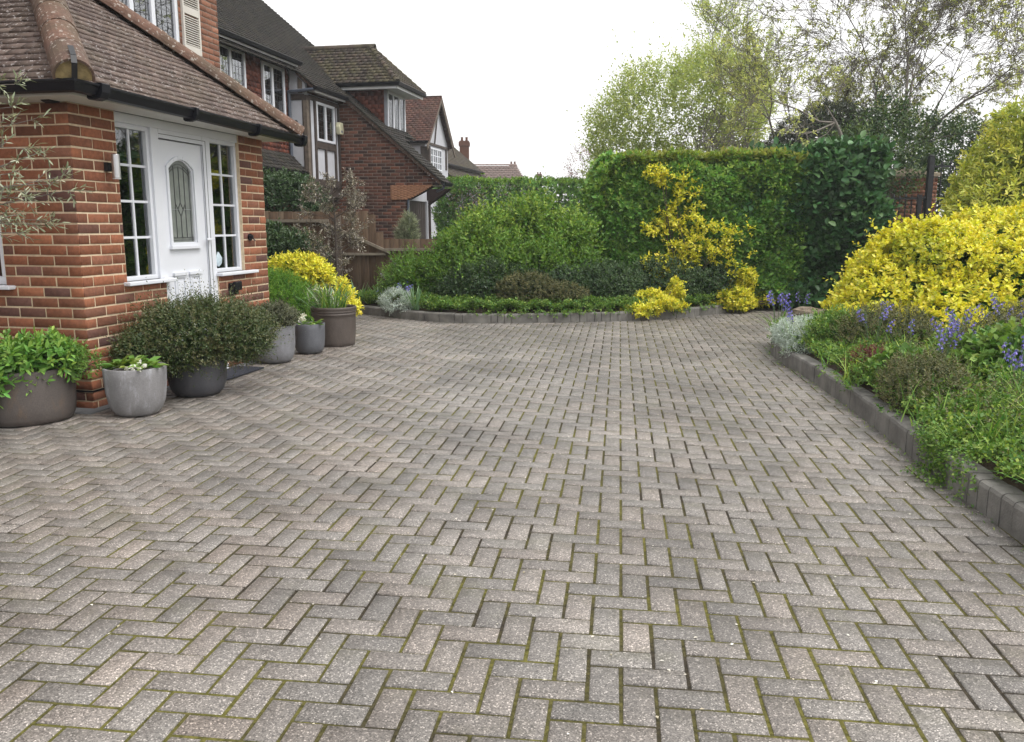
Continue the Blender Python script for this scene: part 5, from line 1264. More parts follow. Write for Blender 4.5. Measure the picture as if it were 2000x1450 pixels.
c = at(795, 450, 15.2); shr('conifer_bush', 'small grey green conifer bush by the brown garage door', [(c[0], 15.2, 1.15, .17, .17, .28), (c[0] + .04, 15.2, 1.35, .1, .1, .18)], 5000, .05, .007, MT['lf_olive'], nl=9, slen=.09, lump=6, zmin=.4, ang=(.6, .2))
# thin bronze leaved tree in front of the fence
tr = thing('bronze_tree', at(660, 590, 11.7) * np.array([1, 1, 0]) + np.array([0, 0, .14]), 'thin airy tree with small greyish bronze leaves in front of the wooden fence', 'tree')
b = np.array(tr.location); seg = []; tips = []
seg.append((b, b + [0, 0, .7], .022, .018)); seg.append((b + [0, 0, .7], b + [0.0, 0, 1.3], .018, .012)); seg.append((b + [0, 0, 1.3], b + [-.03, 0, 1.82], .012, .005))
for i in range(46):
    h = rng.uniform(.40, 1.78); a = rng.random() * 6.28; R = .58 * math.sin(PI * min(1, (h + .1) / 2.0)) ** .6 * rng.uniform(.5, 1.05)
    p = b + [0, 0, h]; d = np.array([math.cos(a), math.sin(a) * .8, rng.uniform(.1, .6)]); s, tp = tree_skel(p, d, R * .62, .006, 2, (2, 3), .6, .62, 0, .15, 3, .2, .0022); seg += s; tips += tp
seg_mesh('trunk', seg, MT['barkd'], tr, 5)
TP = np.array([t_[0] for t_ in tips]); TD = np.array([t_[1] for t_ in tips]); k = rng.random(len(TP)) < min(1, 3600 / len(TP)); TP, TD = TP[k], TD[k]
LP, LD, fr = shoots(TP, TD, 3, .05, 1.2, .6); leaves('foliage', LP, LD, .040 * rng.uniform(.6, 1.3, len(LP)), .016, MT['lf_pitto'], tr)

# ---------- right bed planting
sel = []
def rb(n, x0, x1, y0, y1):
    P = np.stack([rng.uniform(x0, x1, n), rng.uniform(y0, y1, n)], 1); P = P[inside(P, polyRs)]
    d = np.array([np.min(np.linalg.norm(KRd[::8] - q, axis=1)) for q in P]); P = P[d > .07]; d = d[d > .07]; return P, .13 + .22 * (1 - np.exp(-d / .8))
def carpet3(name, label, n, box, mat, L, W, dz=0., cluster=None, **k):
    P, z = rb(n, *box)
    if cluster is not None:
        q = np.sin(P[:, 0] * cluster + 1.7 * np.sin(P[:, 1] * cluster * .8)) * np.sin(P[:, 1] * cluster * 1.1 + 2.1) > k.pop('thr', -.1); P, z = P[q], z[q]
    return carpet(name, label, P, z + dz, mat, L, W, **k)
carpet3('ground_cover', 'fresh green leafy cover spread over the right hand bed', 9500, (2.2, 6.5, 2.2, 9.2), MT['lf_cover'], .030, .019, hvar=.09, slen=.07)
carpet3('ground_cover', 'pale grey green small leaved cover in patches of the right hand bed', 4200, (2.2, 6, 2.2, 9.2), MT['lf_mid'], .026, .018, cluster=2.3, hvar=.08, dz=.02)
carpet3('ground_cover', 'dull bronze heathery undergrowth in patches of the right hand bed', 4200, (2.3, 6, 2.6, 8.6), MT['lf_brown'], .022, .010, cluster=1.7, nl=9, hvar=.16, dz=.02, thr=.1)
P, z = rb(650, 2.25, 5.6, 2.2, 8.8); 
gr = [] ; V0_ = thing('grass', (3, 5, .2), 'thin grassy blades scattered over the right hand bed', 'grass'); V0_['kind'] = 'stuff'
def bladecloud(P, z, n, L, W, mat, root, droop=.7):
    PP = np.repeat(np.column_stack([P, z]), n, 0) + rng.normal(0, 1, (len(P) * n, 3)) * np.array([.04, .04, 0]); m = len(PP); a = rng.random(m) * 6.28; h = np.stack([np.cos(a), np.sin(a), np.zeros(m)], 1)
    s = np.stack([-h[:, 1], h[:, 0], np.zeros(m)], 1); sp = rng.uniform(.2, 1.0, m)[:, None]; d = h * np.sin(sp) + np.array([0, 0, 1.]) * np.cos(sp); l = (L * rng.uniform(.5, 1.2, m))[:, None]; p = PP; Vs = []
    for k in range(5):
        f = k / 4; w = W * (1 - f ** 2) * .5 + .0004; Vs += [p - s * w, p + s * w]; d = nrm(d + np.array([0, 0, -droop * .5 * f])); p = p + d * l / 4
    V = np.stack(Vs, 1); f = np.array([(2 * k, 2 * k + 1, 2 * k + 3, 2 * k + 2) for k in range(4)]); F = (f[None] + (np.arange(m) * 10)[:, None, None]).reshape(-1, 4)
    return mk('blade', V.reshape(-1, 3), F, mat, root, None, np.repeat(rng.random((m, 3)), 10, 0))
bladecloud(P, z, 7, .28, .008, MT['lf_blade'], V0_)
carpet3('ground_cover', 'leafy green cover at the near right corner of the right hand bed', 3600, (2.25, 4.4, 1.6, 4.8), MT['lf_mid'], .024, .016, hvar=.07, slen=.06)
Q, o = scatter_along(KRd, .12, .8, 420, -.015, .10, -1); Q = Q[np.sin(Q[:, 1] * 3.1) + np.sin(Q[:, 1] * 7.3 + 1) > .1]; carpet('ground_cover', 'leafy sprigs spilling over the long kerb of the bluebell bed', Q, .135, MT['lf_cover'], .026, .016, hvar=.03, upb=.1)
Q, o = scatter_along(KRd, .02, .72, 3400, .10, .50, -1); carpet('ground_cover', 'leafy cover hiding the soil just behind the long kerb of the bluebell bed', Q, .14 + .22 * (1 - np.exp(-o / .8)), MT['lf_cover'], .026, .017, hvar=.07, slen=.06)
# low shrubs in the right bed
def low(nm, lab, x, y, rx, ry, rz, n, mat, L, W, grp=None, **k):
    z = soilz(x, y); return bush(nm, lab, 'shrub', [(x, y, z + rz * .35, rx, ry, rz), (x + rx * .5, y + ry * .2, z + rz * .25, rx * .6, ry * .6, rz * .7)], n, L, W, mat, zmin=z - .05, group=grp, lump=12, **k)
gh = 'low bronze heathers in the right hand bed'
low('heather_shrub', 'bronze heathery mound just below the golden shrub, behind the maroon plant', 3.35, 7.35, .42, .42, .26, 11000, MT['lf_brown'], .022, .009, gh, nl=10, slen=.07)
low('heather_shrub', 'bronze heathery mound spilling on to the right kerb halfway along', 2.72, 5.35, .26, .36, .20, 9000, MT['lf_brown'], .020, .008, gh, nl=10, slen=.06)
low('heather_shrub', 'brown twiggy mound in the middle of the right hand bed', 3.9, 6.3, .50, .40, .26, 11000, MT['lf_brown'], .022, .009, gh, nl=10, slen=.07)
low('heather_shrub', 'dark bronze mound at the right edge of the picture, below the golden shrub', 4.7, 6.9, .6, .45, .32, 11000, MT['lf_brown'], .022, .009, gh, nl=10, slen=.07)
low('barberry_plant', 'small dark maroon plant on the right kerb', 2.78, 6.35, .15, .24, .15, 2600, MT['lf_red'], .022, .008, None, nl=8, slen=.06)
low('geranium_plant', 'clump of bright green rounded leaves on the right kerb beside the maroon plant', 2.84, 5.95, .16, .2, .13, 900, MT['lf_cover'], .06, .05, None, nl=5, slen=.08, kind=6)
low('geranium_plant', 'bright green rounded leaves among bluebells in the middle of the right hand bed', 3.55, 5.75, .35, .25, .2, 2400, MT['lf_cover'], .06, .055, None, nl=5, slen=.10, kind=6)
low('leafy_plant', 'fresh green feathery plant between the silver mat and the bronze mound', 3.15, 7.75, .32, .34, .2, 5000, MT['lf_cover'], .045, .016, None, nl=8, slen=.09)
z_ = soilz(2.98, 8.4); bush('silver_mat', 'silvery white low plant spilling over the rounded nose of the right kerb', 'plant', [(2.90, 8.25, z_ + .04, .24, .42, .14), (3.12, 8.55, z_ + .04, .26, .28, .12), (2.78, 7.95, .15, .12, .22, .10)], 17000, .034, .007, MT['lf_grey'], nl=9, slen=.06, lump=14, zmin=.08, inner=False)
low('sedum_plant', 'pale green small plant at the tip of the right hand bed, left of the stone', 3.02, 9.12, .11, .16, .09, 2600, MT['lf_mid'], .026, .012, None, nl=8, slen=.05)
# trailing plant over the kerb
tv = thing('trailing_plant', (2.40, 4.1, .15), 'small leaved creeper trailing down over the right kerb to the pavers', 'creeper')
P = []; 
for i in range(34):
    y0 = rng.normal(4.3, .20); xk = np.interp(y0, KRd[:, 1], KRd[:, 0]); p = np.array([xk + .18, y0, .24]); lg = rng.uniform(.2, .52)
    for k in range(26):
        f = k / 25; s = f * lg; x = xk + .16 - min(s, .16) - (.012 + .02 * rng.random()); z = .21 - max(0, s - .14) ; z = max(.012, z); xx = x - max(0, s - .34) * .7
        P.append((xx, y0 + (f - .3) * -.12 + rng.normal(0, .008), z + rng.random() * .02))
P = np.array(P); P = P[P[:, 2] > .0]; k = rng.random(len(P)) < .95; P = P[k]
LP = np.repeat(P, 3, 0) + rng.normal(0, .012, (len(P) * 3, 3)); LP[:, 2] = np.maximum(LP[:, 2], .01); leaves('leaf', LP, nrm(rng.normal(0, 1, LP.shape) + [-.5, 0, .2]), .019, .013, MT['lf_cover'], tv, tint=.2 + .7 * rng.random(len(LP)))
bb = [(3.02, 9.38), (2.98, 9.15), (3.25, 9.3), (3.75, 6.9), (3.2, 7.35), (4.1, 6.5), (4.35, 5.9), (3.3, 5.2), (3.05, 4.75), (3.85, 5.1), (3.6, 4.6), (4.55, 7.2), (4.9, 7.3), (4.6, 6.2), (4.0, 7.0), (2.95, 3.95), (2.85, 4.3), (3.4, 3.9), (4.2, 5.35), (5.0, 6.3), (4.45, 4.9), (3.15, 6.5), (3.0, 5.75), (5.2, 7.0), (3.55, 6.25), (2.85, 8.3), (3.45, 7.9)]
bb += [(3.0 + 2.3 * ((i_ * .618) % 1), 3.9 + 3.6 * (i_ / 15.)) for i_ in range(15)] + [(2.95 + 2.6 * ((i_ * .37) % 1), 4.1 + 3.5 * ((i_ * .71) % 1)) for i_ in range(34)]
for i, (x, y) in enumerate(bb):
    z = soilz(x, y) - .01; lab = None; grp = 'bluebell clumps in the right hand bed'
    if i == 0: lab = 'tall deep violet bluebells standing at the tip of the right hand bed beside the stone'
    if i == 1: lab = 'single low bluebell left of the stone at the tip of the right hand bed'
    if i == 2: lab = 'pale violet bluebells behind the stone at the tip of the right hand bed'
    bluebell((x, y, z), 5 if i == 0 else rng.integers(1, 4), (.42 if i in (0, 2) else rng.uniform(.28, .42)), lab, 14, grp, sc=1.25 if i == 0 else .85)
for i, (x, y, lab) in enumerate(((5.15, 6.95, 'tall bluebells against the golden shrub at the right frame edge'), (4.9, 7.05, 'tall bluebells in front of the golden shrub, second from the right frame edge'))):
    bluebell((x, y, soilz(x, y)), 4, .62, lab, 12, 'bluebell clumps in the right hand bed', sc=1.2)
yl = [(3.02, 3.95, .50, .10, .12, .12), (2.92, 3.72, .38, .07, .09, .10), (3.12, 3.9, .35, .12, .12, .1)]
bush('golden_seedling', 'few yellow leaves at the right frame edge above the near end of the right kerb', 'plant', yl, 500, .055, .030, MT['lf_yellow'], nl=6, slen=.06, lump=2, zmin=.2, kind=6, inner=False, tintf=lambda P, N_, r: .55 + .45 * r)
# field stone at the tip
st = thing('field_stone', (3.42, 9.22, .2), 'flat topped rough brown stone at the tip of the right hand bed', 'stone')
t = NT('field_stone_rock'); f = t.noise(9, 8, .7, stretch=(1, 1, 3)); t.pbr(t.ramp(f, [(.3, (.09, .07, .05)), (.5, (.25, .20, .15)), (.7, (.48, .42, .34))]), .9, t.bump(f, 1., .05), .2)
a = np.linspace(0, 2 * PI, 15)[:-1]; V = []; F = []
prof = [(.95, -.06), (1.0, .02), (.93, .10), (.97, .125), (1.05, .14), (1.0, .19), (.72, .215), (.3, .22)]
rr_ = 1 + .12 * np.sin(a * 3 + 1) + rng.normal(0, .05, 14)
for (r, z) in prof:
    for i in range(14): V.append((3.36 + .25 * r * rr_[i] * math.cos(a[i]), 9.12 + .17 * r * rr_[i] * math.sin(a[i]), .21 + z * 1.0 + rng.normal(0, .006) - .02 * math.cos(a[i])))
for r in range(7):
    for i in range(14): F.append((r * 14 + i, r * 14 + (i + 1) % 14, (r + 1) * 14 + (i + 1) % 14, (r + 1) * 14 + i))
F.append(tuple(7 * 14 + i for i in range(14))); mk('rock', V, F, t.m, st)
# ================================================================== POTS
def pot(name, label, c, r, h, mat, prof=None, cat='plant pot', soilz_=.04):
    root = thing(name, (c[0], c[1], 0), label, cat)
    prof = prof or [(.0, 0), (.55, 0), (.72, .03), (.85, .12), (.93, .28), (.97, .5), (.985, .8), (1.0, 1.0), (.985, 1.012), (.93, 1.01), (.92, .97), (.92, .6)]
    m = MB(False); m.lathe((c[0], c[1], 0), [(a * r, b * h) for a, b in prof], 56); m.obj('pot_body', mat, root, smooth=True)
    m = MB(False); a = np.linspace(0, 2 * PI, 33)[:-1]; V = [(c[0], c[1], h - soilz_ + .015)] + [(c[0] + r * .925 * math.cos(x), c[1] + r * .925 * math.sin(x), h - soilz_ + rng.normal(0, .004)) for x in a]
    mk('soil', V, [(0, i + 1, (i + 1) % 32 + 1) for i in range(32)], MT['earth'], root)
    return root
def m_pot(name, c, stain=(.3, .3, .32), amt=.5, sc=4, rough=.55):
    t = NT(name); f = t.noise(sc, 6, .65, stretch=(1, 1, .5)); lo = tuple(x * .68 for x in c); hi = tuple(x * 1.25 for x in c)
    col = t.ramp(f, [(.3, lo), (.55, c), (.75, hi)])
    g = t.ramp(t.noise(sc * 2.2, 6, .7, stretch=(1, 1, .35)), [(.55, 0.), (.72, 1.)]); col = t.mix(t.math('MULTIPLY', g, amt), col, stain)
    sp = t.ramp(t.noise(130, 3), [(.3, .82), (.7, 1.12)]); col = t.mix(1.0, col, sp, 'MULTIPLY')
    t.pbr(col, rough, t.bump(t.noise(45, 5), .25, .004), .4); return t.m
MP1 = m_pot('rust_grey_glaze', (.10, .085, .078), (.15, .10, .065), .6)
MP2 = m_pot('pale_concrete', (.215, .21, .215), (.42, .43, .47), .75, 5, .5)
MP3 = m_pot('charcoal_concrete', (.075, .075, .085), (.14, .13, .12), .3)
MP4 = m_pot('grey_concrete', (.19, .19, .205), (.28, .29, .32), .5)
MP5 = m_pot('brown_glaze', (.090, .073, .064), (.17, .14, .12), .35, 6, .5)
pA = pot('plant_pot', 'wide dark rusty grey pot at the left frame edge beside the porch wall', (-3.385, 5.68), .305, .375, MP1, [(.0, 0), (.80, 0), (.90, .03), (.955, .12), (.985, .3), (1.0, .6), (1.0, .97), (.99, 1.0), (.94, 1.0), (.93, .96), (.93, .6)])
pB = pot('plant_pot', 'pale grey concrete pot with white stains, nearest to the brick corner', (-2.70, 5.85), .212, .345, MP2, [(.0, 0), (.50, 0), (.66, .03), (.80, .12), (.90, .28), (.96, .5), (.99, .8), (1.0, 1.0), (.985, 1.014), (.92, 1.012), (.91, .97), (.90, .6)])
pC = pot('plant_pot', 'dark charcoal rounded pot under the big bronze green shrub', (-2.53, 6.56), .235, .36, MP3)
pD = pot('plant_pot', 'mid grey concrete pot holding the low grey green shrub, just past the door mat', (-2.36, 8.16), .208, .365, MP4)
pE = pot('plant_pot', 'smallest grey pot, between the mid grey pot and the brown ribbed pot', (-2.155, 8.75), .168, .315, m_pot('slate_concrete', (.12, .125, .14), (.2, .2, .22), .3))
pF = pot('plant_pot', 'brown glazed pot with a ribbed rim, farthest in the row, holding strappy leaves', (-2.02, 9.37), .258, .44, MP5, [(.0, 0), (.84, 0), (.88, .02), (.90, .1), (.935, .4), (.955, .7), (.955, .79), (.975, .80), (.975, .825), (.955, .835), (.955, .86), (.975, .87), (.975, .89), (.96, .90), (.985, .93), (1.0, .965), (.985, .995), (.95, 1.0), (.92, .985), (.90, .94), (.90, .6)])
# what grows in them
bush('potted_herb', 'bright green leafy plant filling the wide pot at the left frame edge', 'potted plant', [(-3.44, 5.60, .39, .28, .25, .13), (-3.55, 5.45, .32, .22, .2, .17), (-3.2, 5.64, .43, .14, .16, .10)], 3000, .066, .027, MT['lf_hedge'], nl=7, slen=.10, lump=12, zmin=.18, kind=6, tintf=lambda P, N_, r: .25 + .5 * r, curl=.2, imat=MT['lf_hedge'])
bush('potted_fuchsia', 'small fine leaved plant with one magenta flower in the wide left pot', 'potted plant', [(-3.12, 5.72, .41, .12, .14, .10), (-3.0, 5.75, .37, .06, .09, .07)], 1700, .034, .014, MT['lf_cover'], nl=7, slen=.07, lump=7, zmin=.28, inner=False, tintf=lambda P, N_, r: .2 + .5 * r)
pr = bpy.data.objects['potted_fuchsia']; c = at(124, 726, 5.62); Q = np.tile(c, (26, 1)) + rng.normal(0, .014, (26, 3)); leaves('blossom', Q, nrm(rng.normal(0, 1, (26, 3))), .028, .014, MT['lf_pink'], pr)
bush('potted_shrub', 'large dark bronze green shrub spreading from the charcoal pot in front of the door', 'potted plant',
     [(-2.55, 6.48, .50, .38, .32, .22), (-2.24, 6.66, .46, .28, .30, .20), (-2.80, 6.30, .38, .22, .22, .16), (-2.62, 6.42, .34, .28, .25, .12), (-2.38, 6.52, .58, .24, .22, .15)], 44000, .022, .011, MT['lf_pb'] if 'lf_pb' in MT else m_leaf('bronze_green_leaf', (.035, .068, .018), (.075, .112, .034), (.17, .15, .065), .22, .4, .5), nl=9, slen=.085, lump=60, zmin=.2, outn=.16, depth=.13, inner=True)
b = MB(False)
bush('potted_hebe', 'low dense grey green shrub in the mid grey pot past the door mat', 'potted plant', [(-2.36, 8.14, .45, .235, .22, .10), (-2.5, 8.05, .43, .12, .12, .09), (-2.3, 8.1, .5, .1, .1, .08)], 9000, .024, .010, m_leaf('hebe_leaf', (.05, .06, .03), (.12, .13, .075), (.22, .23, .14), .15, .5), nl=9, slen=.05, lump=14, zmin=.33)
def rosette(c, n, L, W, mat, root, el=.5, stem=.05):
    P = []; D = []
    for i in range(n):
        a = i * 2.4 + rng.normal(0, .3); e = el + rng.normal(0, .25); d = np.array([math.cos(a) * math.cos(e), math.sin(a) * math.cos(e), math.sin(e)]); P.append(np.array(c) + d * stem * rng.random()); D.append(d)
    leaves('leaf', np.array(P), np.array(D), L * rng.uniform(.6, 1.2, n), W * rng.uniform(.7, 1.2, n), mat, root, kind=6, curl=.3, tint=.4 + .5 * rng.random(n), up=np.tile([0, 0, 1.], (n, 1)) + rng.normal(0, .2, (n, 3)))
r = thing('potted_primrose', (-2.70, 5.85, .31), 'fresh green leaf rosettes with small white flowers in the pale stained pot', 'potted plant')
for (x, y, z, n) in ((-2.80, 5.82, .34, 22), (-2.72, 5.90, .36, 18), (-2.62, 5.86, .345, 18), (-2.57, 5.78, .345, 14), (-2.70, 5.80, .34, 10)): rosette((x, y, z), n, .10, .055, MT['lf_cover'], r, .45)
Q = np.repeat(np.array([(-2.66, 5.70, .355), (-2.62, 5.68, .36), (-2.60, 5.73, .385), (-2.55, 5.70, .37), (-2.69, 5.72, .35), (-2.585, 5.67, .35)]), 7, 0) + rng.normal(0, .007, (42, 3)); leaves('blossom', Q, nrm(rng.normal(0, 1, Q.shape) + [0, -.6, .5]), .024, .019, MT['lf_white'], r)
r = thing('potted_pansy', (-2.155, 8.75, .28), 'low green leaves with one white bloom in the smallest grey pot', 'potted plant')
for (x, y) in ((-2.22, 8.72), (-2.1, 8.78), (-2.08, 8.68)): rosette((x, y, .30), 12, .075, .035, MT['lf_cover'], r, .5)
c = at(590, 622, 8.72); Q = np.tile(c, (30, 1)) + rng.normal(0, .014, (30, 3)); leaves('blossom', Q, nrm(rng.normal(0, 1, (30, 3)) + [0, -.5, .5]), .04, .03, MT['lf_white'], r)
r = thing('potted_agapanthus', (-2.02, 9.37, .40), 'tuft of green and silvery strap leaves standing in the brown ribbed pot', 'potted plant')
blades('leaf', (-2.06, 9.36, .40), 85, .36, .017, MT['lf_blade'], r, .5, .45, .17); blades('leaf', (-2.1, 9.3, .40), 40, .30, .013, MT['lf_bladeg'], r, .75, .8, .15)
Q = np.array([(-2.1, 9.3, .55)]) + rng.normal(0, 1, (130, 3)) * np.array([.10, .08, .06]); leaves('leaf', Q, nrm(rng.normal(0, 1, Q.shape) + [0, 0, 1]), .09, .014, MT['lf_olive'], r)
# door mat
mt = MB(); mt.box(.07, .36, 1.02, 1.87, .004, .018); o = mt.obj('door_mat', m_plain('mat_rubber', (.016, .018, .028), .95, .3, 60, .8, 160), loc=H(.2, 1.4, 0), bevel=.003); tag(o, 'thin black door mat on the pavers between the charcoal pot and the mid grey pot', 'door mat')
# olive tree leaning in from the left
ol = thing('olive_tree', (-3.95, 5.05, 0), 'silvery leaved olive branches reaching in from the left frame edge in front of the porch', 'tree')
seg = []; tips = []; B = np.array([-3.95, 5.05, 0.]); seg += [(B, B + [.03, 0, .8], .03, .025), (B + [.03, 0, .8], B + [.05, .05, 1.5], .025, .018), (B + [.05, .05, 1.5], B + [.02, .1, 2.2], .018, .01)]
def limb(p, q, r=.008):
    p = np.array(p, float); q = np.array(q, float); n = 8; L = q - p; prev = p; pts = []
    side = nrm(rng.normal(0, 1, 3)); 
    for i in range(1, n + 1):
        f = i / n; x = p + L * f + side * math.sin(f * PI) * .05 * np.linalg.norm(L) + np.array([0, 0, .06 * math.sin(f * PI)]); seg.append((prev, x, max(.0022, r * (1 - f * .75)), max(.002, r * (1 - (f) * .75)))); pts.append((x, nrm(x - prev))); prev = x
        if i > 2:
            for _ in range(2):
                d = nrm(nrm(x - p) + rng.normal(0, .65, 3)); y = x + d * rng.uniform(.05, .15); seg.append((x, y, .002, .0015)); tips.append((x, d, np.linalg.norm(y - x)))
    tips.append((prev, nrm(L), .10))
for (x, y, Y, p) in ((28, 165, 5.15, (-3.95, 5.15, 1.9)), (60, 235, 5.2, (-3.95, 5.15, 1.7)), (20, 210, 5.0, (-3.9, 5.1, 1.6)), (75, 300, 5.3, (-3.95, 5.1, 1.4)), (45, 290, 5.1, (-3.9, 5.1, 1.5)), (120, 345, 5.35, (-3.92, 5.1, 1.3)), (135, 372, 5.3, (-3.92, 5.1, 1.25)),
                     (100, 360, 5.25, (-3.92, 5.1, 1.2)), (90, 440, 5.3, (-3.92, 5.1, 1.15)), (70, 430, 5.2, (-3.92, 5.1, 1.1)), (35, 420, 5.1, (-3.9, 5.1, 1.15)), (30, 455, 5.1, (-3.9, 5.1, 1.1)), (50, 385, 5.2, (-3.9, 5.1, 1.2)), (15, 340, 5.0, (-3.9, 5.1, 1.35))):
    limb(p, at(x, y, Y))
seg_mesh('trunk', seg, MT['bark'], ol, 6)
P = np.array([t_[0] for t_ in tips]); D = np.array([t_[1] for t_ in tips]); SL = np.array([t_[2] for t_ in tips]); LP, LD, fr = shoots(P, D, 7, SL, 1.0, .45); leaves('foliage', LP, LD, .052 * rng.uniform(.55, 1.2, len(LP)), .011, MT['lf_olive'], ol, kind=6, curl=.05)

# ================================================================== FENCE
fe = thing('wooden_fence', (-2, 13.6, 0), 'weathered brown board fence with a swooping top between the porch and the far bed', 'fence')
t = NT('fence_wood'); R = t.attr(); f = t.noise(7, 6, .65, stretch=(6, 6, .6)); col = t.ramp(R[0], [(0, (.090, .058, .038)), (.5, (.125, .084, .056)), (1, (.155, .115, .08))])
col = t.mix(1.0, col, t.ramp(f, [(.3, .6), (.7, 1.2)]), 'MULTIPLY'); t.pbr(col, .9, t.bump(f, .5, .01), .2); MT['fence'] = t.m
def ftop(x):
    if x < -2.28: return 1.56
    if x > -1.95: return 1.12
    u = (x + 2.28) / .33; return 1.56 - .44 * (u ** .8 * (2 - u) if u < 1 else 1) 
x = -5.6; Cn = []; Hf = []
while x < 2.0:
    w = .125; tp = ftop(x + w / 2) + rng.normal(0, .004); Cn.append((x + w / 2, 13.6 + (.008 if len(Cn) % 2 else 0) + rng.normal(0, .002), tp / 2)); Hf.append((w / 2 + .004, tp / 2, .008)); x += w - .004
boxes('board', Cn, Hf, np.array([[1., 0, 0], [0, 0, 1.], [0, -1., 0]]), MT['fence'], fe, None, rcol(len(Cn)), chamfer=.002)
m = MB(False)
m.box(-5.6, -2.95, 13.52, 13.585, 1.385, 1.435); m.box(-2.05, 2.0, 13.53, 13.585, .93, .975)
m.prism([(-3.10, 13.515, 1.385), (-1.98, 13.515, .885), (-1.98, 13.515, .93), (-3.10, 13.515, 1.435)], (0, .06, 0)); m.box(-2.75, -2.05, 13.53, 13.585, .86, .90)
m.obj('rail', m_plain('rail_wood', (.20, .17, .13), .9, .3, 12, .3, 60), fe)
m = MB(False)
for px in (-4.9, -2.80, -.4, 1.6): m.box(px - .045, px + .045, 13.49, 13.59, 0, ftop(px) - .06)
m.obj('post', MT['timber_w'], fe)
# ================================================================== GATE, PIER
ga = thing('iron_gate', (7.3, 15, 0), 'black iron railings with spear tips and a tall post, before the brick pier', 'gate')
def gx(x, Y=15.): return at(x, 400, Y)[0]
ptop = at(1815, 306, 15)[2]; m = MB(False); px = gx(1812); m.box(px - .045, px + .045, 14.96, 15.05, 0, ptop); m.lathe((px, 15.0, ptop), [(.05, 0), (.05, .012), (.02, .03), (0, .035)], 12); m.obj('post', MT['iron'], ga)
m = MB(False)
def spear(x, z0, z1):
    m.tube([(x, 15, z0), (x, 15, z1 - .09)], .011, 6); m.tube([(x, 15, z1 - .09), (x, 15, z1 - .06), (x, 15, z1)], [.010, .024, .002], 6)
z1a, z1b = at(1790, 378, 15)[2], at(1830, 312, 15)[2]
for k in range(7): spear(gx(1733) + k * (gx(1806) - gx(1733)) / 6.2, .1, z1a - (.0 if k % 2 else .03))
for k in range(9): spear(gx(1833) + k * .155, .1, z1b - (.0 if k % 2 else .02))
m.obj('bar', MT['iron'], ga)
m = MB(False); zr_ = at(1790, 388, 15)[2]; m.box(gx(1725), px, 14.985, 15.015, zr_ - .02, zr_ + .015); zq = at(1840, 325, 15)[2]; m.box(px, px + 1.6, 14.985, 15.015, zq - .02, zq + .015); m.box(gx(1725), px + 1.6, 14.985, 15.015, .25, .29)
m.box(gx(1795) - .035, gx(1795) + .035, 14.97, 15.03, 0, zr_ + .07); m.obj('rail', MT['iron'], ga)
pi_ = thing('brick_pier', (8.2, 16.6, 0), 'orange brown brick gate pier with a stone cap behind the black iron railings', 'pier')
a_, b_ = at(1748, 345, 16.6), at(1832, 345, 16.6)
m = MB(False); m.box(a_[0], b_[0], 16.6, 17.4, 0, a_[2]); m.obj('core', MT['mortar_g'], pi_)
Cn = []; Hf = []
for r in range(int(a_[2] / .075)):
    b0 = a_[0] - (r % 2) * .11
    while b0 < b_[0]:
        p, q = max(b0, a_[0]), min(b0 + .225, b_[0])
        if q - p > .03: Cn.append(((p + q) / 2, 16.597, r * .075 + .0375)); Hf.append(((q - p) / 2 - .005, .0325, .008))
        b0 += .225
boxes('brick_face', Cn, Hf, np.array([[1., 0, 0], [0, 0, 1.], [0, -1., 0]]), MT['brick_up'], pi_, None, rcol(len(Cn)))
m = MB(False); z = a_[2]; m.box(a_[0] - .05, b_[0] + .05, 16.55, 17.45, z, z + .06); x0, x1 = a_[0] - .05, b_[0] + .05
m.add([(x0, 16.55, z + .06), (x1, 16.55, z + .06), (x1, 17.45, z + .06), (x0, 17.45, z + .06), ((x0 + x1) / 2, 17.0, z + .2)], [(0, 1, 4), (1, 2, 4), (2, 3, 4), (3, 0, 4)]); m.obj('cap', m_plain('cap_stone', (.36, .30, .22), .9, .2, 12), pi_)

# ================================================================== TREES
def leafy(root, tips, n, L, W, mat, nl=5, slen=.12, frac=1., tint=None, jit=.0):
    P = np.array([t_[0] for t_ in tips]); D = np.array([t_[1] for t_ in tips]); k = rng.random(len(P)) < frac; P, D = P[k], D[k]
    if jit: P = P + rng.normal(0, jit, P.shape)
    LP, LD, fr = shoots(P, D, nl, slen * rng.uniform(.5, 1.3, len(P)), 1.3, .5); leaves('foliage', LP, LD, L * rng.uniform(.6, 1.3, len(LP)), W * rng.uniform(.7, 1.2, len(LP)), mat, root)
    return len(LP)
def skeltree(name, label, base, d0, L0, r0, depth, mat, lf, L, W, nb=(2, 3), spread=.5, shrink=.76, gn=.12, frac=1., nl=5, slen=.12, minr=.005, up=.1, segs=3, multi=1, cat='tree', grav=0., jit=0.):
    root = thing(name, base, label, cat); S = []; T = []
    for k in range(multi):
        d = np.array(d0, float) + (rng.normal(0, .28, 3) if multi > 1 else 0); s, t_ = tree_skel(np.array(base) - [0, 0, .05], d, L0 * (rng.uniform(.85, 1.15) if multi > 1 else 1), r0, depth, nb, spread, shrink, grav, gn, segs, up, minr); S += s; T += t_
    seg_mesh('trunk', S, mat, root, 5); leafy(root, T, 0, L, W, lf, nl, slen, frac, jit=jit); return root, len(S), len(T)
rng = np.random.default_rng(11)
r1 = skeltree('bare_tree', 'large grey branched tree just coming into leaf, above the gate at the top right', (7.75, 18.4, 0), (.10, 0, 1), 2.8, .08, 7, MT['bark'], MT['lf_bud'], .075, .05, nb=(2, 3), spread=.5, shrink=.79, gn=.13, frac=.035, nl=8, slen=.14, minr=.0042, up=.0, segs=3, multi=2)
